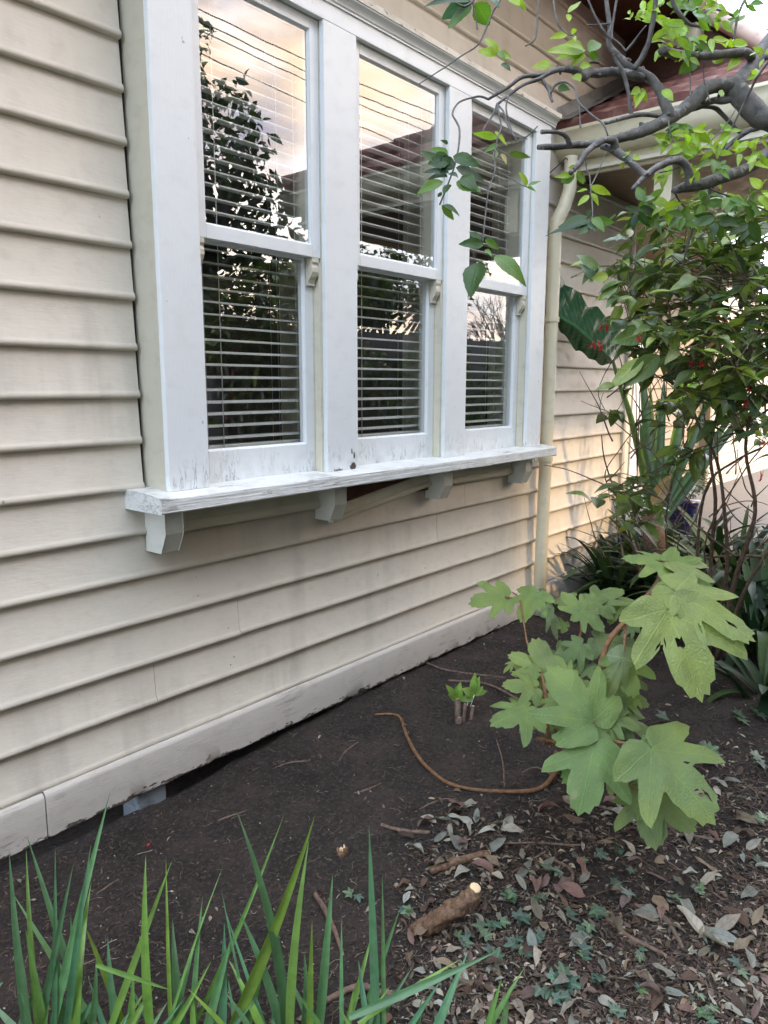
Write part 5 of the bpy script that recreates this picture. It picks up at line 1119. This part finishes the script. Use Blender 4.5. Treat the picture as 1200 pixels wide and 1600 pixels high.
for gi, (lab, bl) in enumerate(AG):
    cx_ = sum(b[0] for b in bl)/len(bl); gb = G(cx_, 1615); pl = thing('strap_leaf_plant', lab, 'plant', gb, 'green strap leaved plants in the foreground')
    extra = []
    xs_ = [b[0] for b in bl]
    for _ in range(8): x = rnd.uniform(min(xs_), max(xs_)); extra.append((x, 1660, x+rnd.uniform(-90, 90), rnd.uniform(1500, 1620), rnd.uniform(7, 14)))
    for (bx, by, tx, ty, wpx) in bl+extra:
        # extend the base down to the soil
        d_ = Vector((tx-bx, ty-by)); k = 1.0
        if by < 1640: bx2 = bx-d_.x*(1650-by)/max(60, -d_.y if d_.y < 0 else 60)*.6; by2 = 1650
        else: bx2, by2 = bx, by
        if ty > by-60 or abs(tx-bx) > 150: bx2, by2 = bx, by
        B = G(bx2, by2)+Vector((0, 0, -.01)); tb = dep(B)
        if by2 < 1620: B = P(bx2, by2, 1.22); tb = 1.22
        T = P(tx, ty, tb+rnd.uniform(-.03, .05)); s = MB(); dd = T-B
        leaf(s, B, T, (CAM-B).normalized()+Vector((rnd.uniform(-.5, .5), rnd.uniform(-.2, .2), .1)), wpx*.80*tb/F, vary(rnd.choice(AC), .2), nu=16, nv=2, fold=.30, droop=rnd.uniform(-.02, .09), tipdroop=rnd.uniform(-.05, .10), shape='blade'); obj('leaf', s, m_strap, pl)

# ------------------------------------------------------------------ ivy
IV = [(800, 1410, 22), (838, 1412, 20), (770, 1500, 22), (905, 1500, 20), (938, 1545, 24), (1000, 1500, 18), (1150, 1520, 20), (1110, 1590, 22), (720, 1480, 18), (1000, 1560, 20), (965, 1395, 18), (1085, 1395, 16), (1185, 1290, 20), (752, 1470, 20), (768, 1452, 22), (815, 1450, 30), (812, 1492, 22), (845, 1468, 24), (880, 1535, 34), (858, 1556, 24), (886, 1572, 24), (984, 1408, 22), (1048, 1418, 14), (901, 1350, 18), (936, 1345, 20), (860, 1366, 26), (962, 1333, 16), (890, 1438, 20), (910, 1460, 26), (940, 1436, 20), (1080, 1566, 16), (548, 1402, 16), (640, 1430, 20), (1196, 1360, 20), (1040, 1130, 20), (1104, 1178, 22), (1150, 1125, 26), (1188, 1120, 26), (1185, 1195, 22), (1065, 1170, 20), (990, 1368, 12), (1120, 1190, 18), (700, 1440, 16), (960, 1590, 22)]
for i, (x, y, l) in enumerate(IV):
    b = G(x, y); t = dep(b)
    where = 'by the cut stump' if x < 860 and y > 1400 else ('under the right hand hydrangea leaves' if y < 1250 else ('among the pale fallen leaves' if y < 1500 else 'at the bottom of the bed'))
    iv = thing('ivy_sprig', 'small ivy sprig with grey green pale veined leaves '+where, 'ivy', b, 'ivy sprigs '+where)
    for k in range(rnd.randint(2, 4)):
        s = MB(); a = rnd.uniform(0, 6.28); Ls = l*t/F*rnd.uniform(.55, .85); B = b+Vector((rnd.uniform(-1, 1), rnd.uniform(-1, 1), 0))*(.012 if k else 0)*2+Vector((0, 0, rnd.uniform(.012, .03))); T = B+Vector((math.cos(a), math.sin(a), rnd.uniform(-.2, .3)))*Ls
        lobed(s, B, T, Vector((rnd.uniform(-.2, .2), -.5+rnd.uniform(-.2, .2), 1)), vary(rnd.choice(((.055, .10, .06), (.04, .08, .055), (.07, .125, .055), (.05, .085, .065))), .2), shape=IVY, rings=4, pleat=0, cup=.1, tipdroop=.1, ruffle=.03)
        obj('leaf', s, m_ivy, iv)
    s = MB(); e = b+Vector((rnd.uniform(-1, 1), rnd.uniform(-1, 1), 0))*.09; e.z = gz(e.x, e.y)+.004; s.tube([e, (e+b)/2+Vector((0, 0, .01)), b+Vector((0, 0, .02))], .0012, 5); obj('stem', s, m_twig, iv)

# ------------------------------------------------------------------ wood lying on the soil
def ground_tube(pts, mat, name, lab, cat, group=None, rough=.3, ends=False, seg=9):
    q = []
    for (x, y, wpx, *z) in pts:
        p = G(x, y); t = dep(p); r = wpx*.5*t/F; p = p+Vector((0, 0, r*.8+(z[0] if z else 0))); q.append((p.x, p.y, p.z, r))
    b = Vector(q[0][:3]); q2 = smooth_pts(q, 4); s = MB(); s.tube([Vector(a[:3]) for a in q2], [max(.0006, a[3]) for a in q2], seg, rough=rough)
    if not ends: return tag(obj(name, s, mat, None, b), lab, cat, group)
    th = thing(name, lab, cat, b, group); o = obj('bark', s, mat, th)
    a, c = Vector(q2[-2][:3]), Vector(q2[-1][:3]); d = (c-a).normalized(); s = MB(); s.tube([c, c+d*.001, c+d*.0011], [q2[-1][3]*.9, q2[-1][3]*.9, q2[-1][3]*.5], 12); obj('cut_face', s, m_cutwood, th); return th
m_log = mk_bark('rough_brown_log_bark', (.06, .032, .018), (.22, .125, .07), 90, False)
th = thing('cut_stump', 'short brown barked stump leaning right with a freshly cut pale top', 'stump', G(662, 1452))
b = G(658, 1452); t = dep(b); s = MB()
qq = smooth_pts([(*(P(648, 1458, t)), .023), (*P(680, 1440, t-.03), .0235), (*P(710, 1420, t-.05), .024), (*P(733, 1405, t-.06), .022), (*P(742, 1389, t-.06), .0165)], 6)
s.tube([Vector(a[:3]) for a in qq], [a[3] for a in qq], 18, rough=.55); obj('bark', s, m_log, th)
a, c = Vector(qq[-3][:3]), Vector(qq[-1][:3]); d = ((c-a).normalized()*.6+(CAM-c).normalized()*.45).normalized(); s = MB(); s.tube([c-d*.004, c+d*.006, c+d*.0075], [.0150, .0148, .0120], 16, rough=.1); obj('cut_face', s, m_cutwood, th)
s = MB()
for _ in range(26):
    p = P(rnd.uniform(725, 745), rnd.uniform(1400, 1432), t-.08); s.tube([p, p+Vector((rnd.uniform(-.5, .5), rnd.uniform(-.3, .3), -1)).normalized()*rnd.uniform(.01, .025)], .0007, 4)
obj('bark_fibres', s, m_stick, th)
ground_tube([(672, 1366, 11), (700, 1356, 14), (735, 1345, 13), (764, 1338, 12)], m_log, 'cut_branch', 'reddish brown cut branch lying above the leaning stump', 'branch', ends=True)
ground_tube([(672, 1303, 6), (640, 1302, 7), (615, 1297, 6), (597, 1291, 6)], m_stick, 'cut_branch', 'thin cut twig with a bare white end lying on bare soil', 'branch', ends=True)
ck = thing('wood_chunk', 'small splintered pale brown wood chunk on bare soil in the middle', 'wood', G(533, 1338)); b = G(535, 1336); s = MB(); t = dep(b)
rr_ = random.Random(4)
for k in range(9):
    a = k*.7; o_ = Vector((math.cos(a), math.sin(a), 0))*.010*rr_.uniform(.3, 1.1); h_ = rr_.uniform(.018, .036)
    bb = b+o_-Vector((0, 0, .008)); tt_ = bb+Vector((o_.x*.6, o_.y*.6, h_)); s.tube([bb, (bb+tt_)/2, tt_], [.0075, .0065, .0035], 5, rough=.5)
obj('bark', s, m_log, ck); s = MB()
for k in range(5):
    a = k*1.3; bb = b+Vector((math.cos(a)*.006, math.sin(a)*.006, .010)); s.tube([bb, bb+Vector((math.cos(a)*.002, math.sin(a)*.002, rr_.uniform(.012, .026)))], [.004, .0015], 5, rough=.4)
obj('split_face', s, m_cutwood, ck)
for pts, lab in (([(990, 1415, 6), (1020, 1428, 8), (1042, 1442, 9), (1055, 1462, 8), (1067, 1484, 6)], 'reddish branch bent to the right among the litter'), ([(948, 1438, 8), (985, 1468, 8), (1030, 1490, 7), (1085, 1525, 5)], 'dark straight branch lying below the bent reddish one'),
                 ([(850, 1338, 5), (872, 1350, 6), (893, 1362, 6), (893, 1384, 5)], 'short hooked twig ending beside the hydrangea litter'), ([(800, 1366, 5), (825, 1350, 5), (856, 1330, 4)], 'grey straight twig above the ivy'),
                 ([(492, 1400, 8), (508, 1425, 9), (522, 1455, 8), (536, 1496, 6)], 'dark red brown branch behind the foreground leaves'), ([(505, 1570, 10), (560, 1545, 11), (610, 1558, 10), (660, 1552, 8)], 'peeling branch crossing behind the foreground leaves'),
                 ([(1130, 1315, 4), (1080, 1308, 5), (1040, 1304, 4)], 'pale stick right of the lowest hydrangea leaf'), ([(925, 1258, 4), (960, 1268, 4), (990, 1262, 3)], 'thin stick under the hydrangea leaves'),
                 ([(770, 1320, 3), (840, 1318, 3), (905, 1322, 4), (960, 1310, 3)], 'long pale stem under the hydrangea'), ([(775, 1155, 2.5), (785, 1190, 2.5), (788, 1230, 2.5)], 'fine upright twig lying near the sprouting stump'),
                 ([(700, 1065, 4), (760, 1070, 4), (810, 1095, 4)], 'reddish root beyond the sprouting stump'), ([(340, 1284, 3), (360, 1276, 3), (385, 1268, 2)], 'short pale curved twig on bare soil near the foreground leaves'),
                 ([(630, 1020, 3), (690, 1046, 3), (745, 1055, 3), (790, 1060, 3)], 'thin reddish root close to the plinth'), ([(60, 1560, 4), (110, 1520, 4), (150, 1500, 3)], 'dry twig at the bottom left'), ([(1020, 1330, 2), (1120, 1400, 2.4), (1195, 1440, 3)], 'thin dark twig running to the right edge'),
                 ([(700, 1500, 3), (730, 1530, 4), (760, 1580, 3)], 'dark twig at the bottom centre'), ([(150, 1398, 3), (166, 1388, 3), (185, 1374, 2)], 'short tan twig on bare soil behind the left foreground leaves'), ([(560, 1160, 2), (540, 1175, 2.4), (530, 1190, 2)], 'tiny pale twig on bare soil in the middle of the bed'), ([(595, 1225, 2), (570, 1236, 2.6), (552, 1240, 2)], 'thin pale twig right of the middle of the bare soil'), ([(430, 1200, 2), (455, 1192, 2.4), (480, 1190, 2)], 'thin twig on bare soil close to the plinth'), ([(655, 1265, 2), (690, 1250, 3), (715, 1252, 2)], 'grey twig below the long curved stem'), ([(880, 1225, 2), (840, 1200, 2.4), (815, 1208, 2)], 'grey forked looking twig inside the loop of the long stem')):
    ground_tube(pts, m_stick, 'fallen_twig', lab, 'twig', 'twigs lying on the soil', seg=6)
# berry, crumpled pale leaves, scattered dry leaves
b = G(232, 1322); s = MB()
for i in range(9):
    pass
def ball(mb, c, r, n=10):
    v = [Vector(c)+Vector((math.sin(math.pi*i/n)*math.cos(2*math.pi*j/n), math.sin(math.pi*i/n)*math.sin(2*math.pi*j/n), math.cos(math.pi*i/n)))*r*(1+.06*math.cos(4*math.pi*j/n)) for i in range(n+1) for j in range(n)]
    mb.add(v, [(i*n+j, (i+1)*n+j, (i+1)*n+(j+1) % n, i*n+(j+1) % n) for i in range(n) for j in range(n)])
th = thing('red_berry', 'tiny crimson berry with a stalk on the soil before the concrete stump', 'berry', b); ball(s, b+Vector((0, 0, .004)), .0052); obj('fruit', s, m_berry, th)
s = MB(); s.tube([b+Vector((0, 0, .006)), b+Vector((-.012, 0, .010)), b+Vector((-.022, .0, .006))], .0008, 5); obj('stalk', s, m_stick, th)
DRY = [(.40, .35, .27), (.33, .28, .20), (.30, .22, .17), (.14, .09, .06), (.24, .21, .17), (.17, .13, .10), (.10, .062, .045), (.33, .31, .26), (.07, .045, .035), (.13, .09, .07), (.20, .14, .12), (.09, .06, .05), (.12, .10, .085)]
def dryleaf(mb, p, L_, pale=None, crump=.08, nu=8):
    a = rnd.uniform(0, 6.28); B = p+Vector((0, 0, .004)); T = B+Vector((math.cos(a), math.sin(a), rnd.uniform(-.1, .35)))*L_
    c = pale or rnd.choice(DRY); leaf(mb, B, T, Vector((rnd.uniform(-.7, .7), rnd.uniform(-.7, .7), 1)), L_*rnd.uniform(.25, .5), vary(c, .3), nu=nu, shape=rnd.choice(('ovate', 'lance', 'ovate', 'round')), nv=2, fold=rnd.uniform(-.2, .9), droop=rnd.uniform(-.05, .25), wave=rnd.uniform(.02, crump*2))
for (x, y, l, n_, lab) in ((1100, 1462, 85, 4, 'large crumpled pale grey dead leaf near the right edge'), (740, 1292, 60, 3, 'crumpled whitish dead leaf below the long curved stem'), (785, 1300, 50, 3, 'crumpled pale dead leaf left of the lowest hydrangea leaf'), (672, 1288, 40, 1, 'upright curled whitish leaf right of the bare twig'), (905, 1330, 44, 1, 'pale leaf under the lowest hydrangea leaf'), (1165, 1335, 44, 2, 'creamy leaf by the right edge'), (628, 1415, 36, 1, 'curled white leaf left of the leaning stump'), (935, 1470, 30, 1, 'round pale leaf among the ivy')):
    p = G(x, y); t = dep(p); s = MB()
    for _ in range(n_): dryleaf(s, p+Vector((rnd.uniform(-.02, .02), rnd.uniform(-.02, .02), .004)), l*t/F*rnd.uniform(.5, .8), (.36, .34, .29), .09, 14)
    tag(obj('dead_leaf', s, m_dry, None, p), lab, 'leaf')
def zone(x, y):
    # how much litter lies at a photo pixel
    if y < 1120: return .5 if (x > 760 and y < 1015) else .06
    e = 1300-(x-600)*.24
    k = sstep(e-70, e+70, y)*sstep(570, 720, x)
    if y < 1420 and 880 < x < 1100 and 1330 < y: k *= .45
    return max(k, .035 if x > 560 else .015)
cnt = 0; tries = 0
while cnt < 230 and tries < 9000:
    tries += 1; x = rnd.uniform(590, 1200); y = rnd.uniform(1180, 1600)
    if rnd.random() > zone(x, y): continue
    p = G(x, y); t = dep(p); s = MB(); cn_, cc_ = rnd.choice((('pale grey', (.33, .31, .26)), ('pale grey', (.26, .24, .20)), ('tan', (.22, .17, .12)), ('dark brown', (.09, .058, .045)), ('dark brown', (.12, .08, .06)), ('pinkish brown', (.20, .13, .115)))); dryleaf(s, p+Vector((0, 0, rnd.uniform(0, .008))), rnd.uniform(22, 46)*t/F, cc_, .12)
    side_ = 'right of the leaning stump' if x > 745 else 'below the leaning stump'
    tag(obj('fallen_leaf', s, m_dry, None, p), 'small '+cn_+' curled dry leaf in the litter '+side_, 'leaf', cn_+' dry leaves '+side_); cnt += 1
s = MB(); cnt = 0
while cnt < 2600:
    x = rnd.uniform(0, 1230); y = rnd.uniform(1000, 1640)
    if rnd.random() > zone(x, y)*1.0+.01: continue
    p = G(x, y)
    if p.y > -.03 or p.z < -.2: continue
    dryleaf(s, p, rnd.uniform(.010, .034), None, .1, 3); cnt += 1
tag(obj('leaf_litter', s, m_dry, None, (1.8, -1.1, 0)), 'broken dry leaf litter spread over the dark soil', 'leaf litter', None, 'stuff')
s = MB()
for _ in range(3200):
    x = rnd.uniform(-40, 1230); y = rnd.uniform(980, 1650); p = G(x, y)
    if p.y > -.01 or p.x > 6: continue
    r_ = rnd.uniform(.0015, .0055)*(1.7 if rnd.random() < .1 else 1); n_ = 5; v = []
    c0 = vary((.045, .034, .029), .5)
    for i in range(4):
        th_ = math.pi*i/3
        for j in range(n_):
            a = 2*math.pi*j/n_+i; q = Vector((math.sin(th_)*math.cos(a), math.sin(th_)*math.sin(a), math.cos(th_)*.7))*r_*rnd.uniform(.7, 1.3); v.append(p+q+Vector((0, 0, r_*.3)))
    s.add(v, [(i*n_+j, (i+1)*n_+j, (i+1)*n_+(j+1) % n_, i*n_+(j+1) % n_) for i in range(3) for j in range(n_)], c0)
tag(obj('soil_clods', s, m_chip, None, (1.4, -1, 0)), 'small crumbs and clods of dark soil over the garden bed', 'soil', None, 'stuff')
s = MB(); cnt = 0
CH = [(.05, .032, .024), (.09, .055, .04), (.03, .02, .016), (.14, .10, .075), (.065, .04, .03)]
while cnt < 17000:
    x = rnd.uniform(-30, 1230); y = rnd.uniform(960, 1640); z = zone(x, y)
    if rnd.random() > .38+.62*z: continue
    p = G(x, y)
    if p.y > .0 or p.x > 6: continue
    L_ = rnd.uniform(.003, .013)*(1+1.4*z*rnd.random()); a = rnd.uniform(0, 6.28); d = Vector((math.cos(a), math.sin(a), rnd.uniform(-.3, .4))); sd = Vector((-d.y, d.x, rnd.uniform(-.5, .5)))
    w_ = L_*rnd.uniform(.12, .4); h = Vector((0, 0, L_*rnd.uniform(.08, .25))); c = vary(rnd.choice(CH), .3)
    if rnd.random() < .03: c = (.45, .42, .37); d *= .4
    elif rnd.random() < .07: c = (.20, .15, .115)
    p = p+Vector((0, 0, .001)); v = [p-d*L_/2-sd*w_/2, p-d*L_/2+sd*w_/2, p+d*L_/2+sd*w_/3, p+d*L_/2-sd*w_/3]
    v += [q+h for q in v]; s.add(v, [(4, 5, 6, 7), (0, 1, 5, 4), (1, 2, 6, 5), (2, 3, 7, 6), (3, 0, 4, 7)], c); cnt += 1
cnt = 0
while cnt < 2300:
    x = rnd.uniform(0, 1230); y = rnd.uniform(1000, 1640); z = zone(x, y)
    if rnd.random() > .30+.70*z: continue
    p = G(x, y)
    if p.y > -.01 or p.x > 6: continue
    a = rnd.uniform(0, 6.28); L_ = rnd.uniform(.012, .05)*(1+z); d = Vector((math.cos(a), math.sin(a), 0)); q = [p+d*L_*(k-.5)+Vector((-d.y, d.x, 0))*rnd.uniform(-.12, .12)*L_ for k in (0, .33, .66, 1)]
    q = [Vector((v_.x, v_.y, gz(v_.x, v_.y)+rnd.uniform(.001, .006))) for v_ in q]
    s.tube(q, rnd.uniform(.0004, .0011), 3, col=vary(rnd.choice(((.16, .11, .08), (.10, .06, .04), (.28, .22, .16))), .3), cap=False); cnt += 1
tag(obj('bark_mulch', s, m_chip, None, (1.5, -1, 0), smooth=False), 'fine bark chips and rootlets scattered over the soil', 'mulch', None, 'stuff')
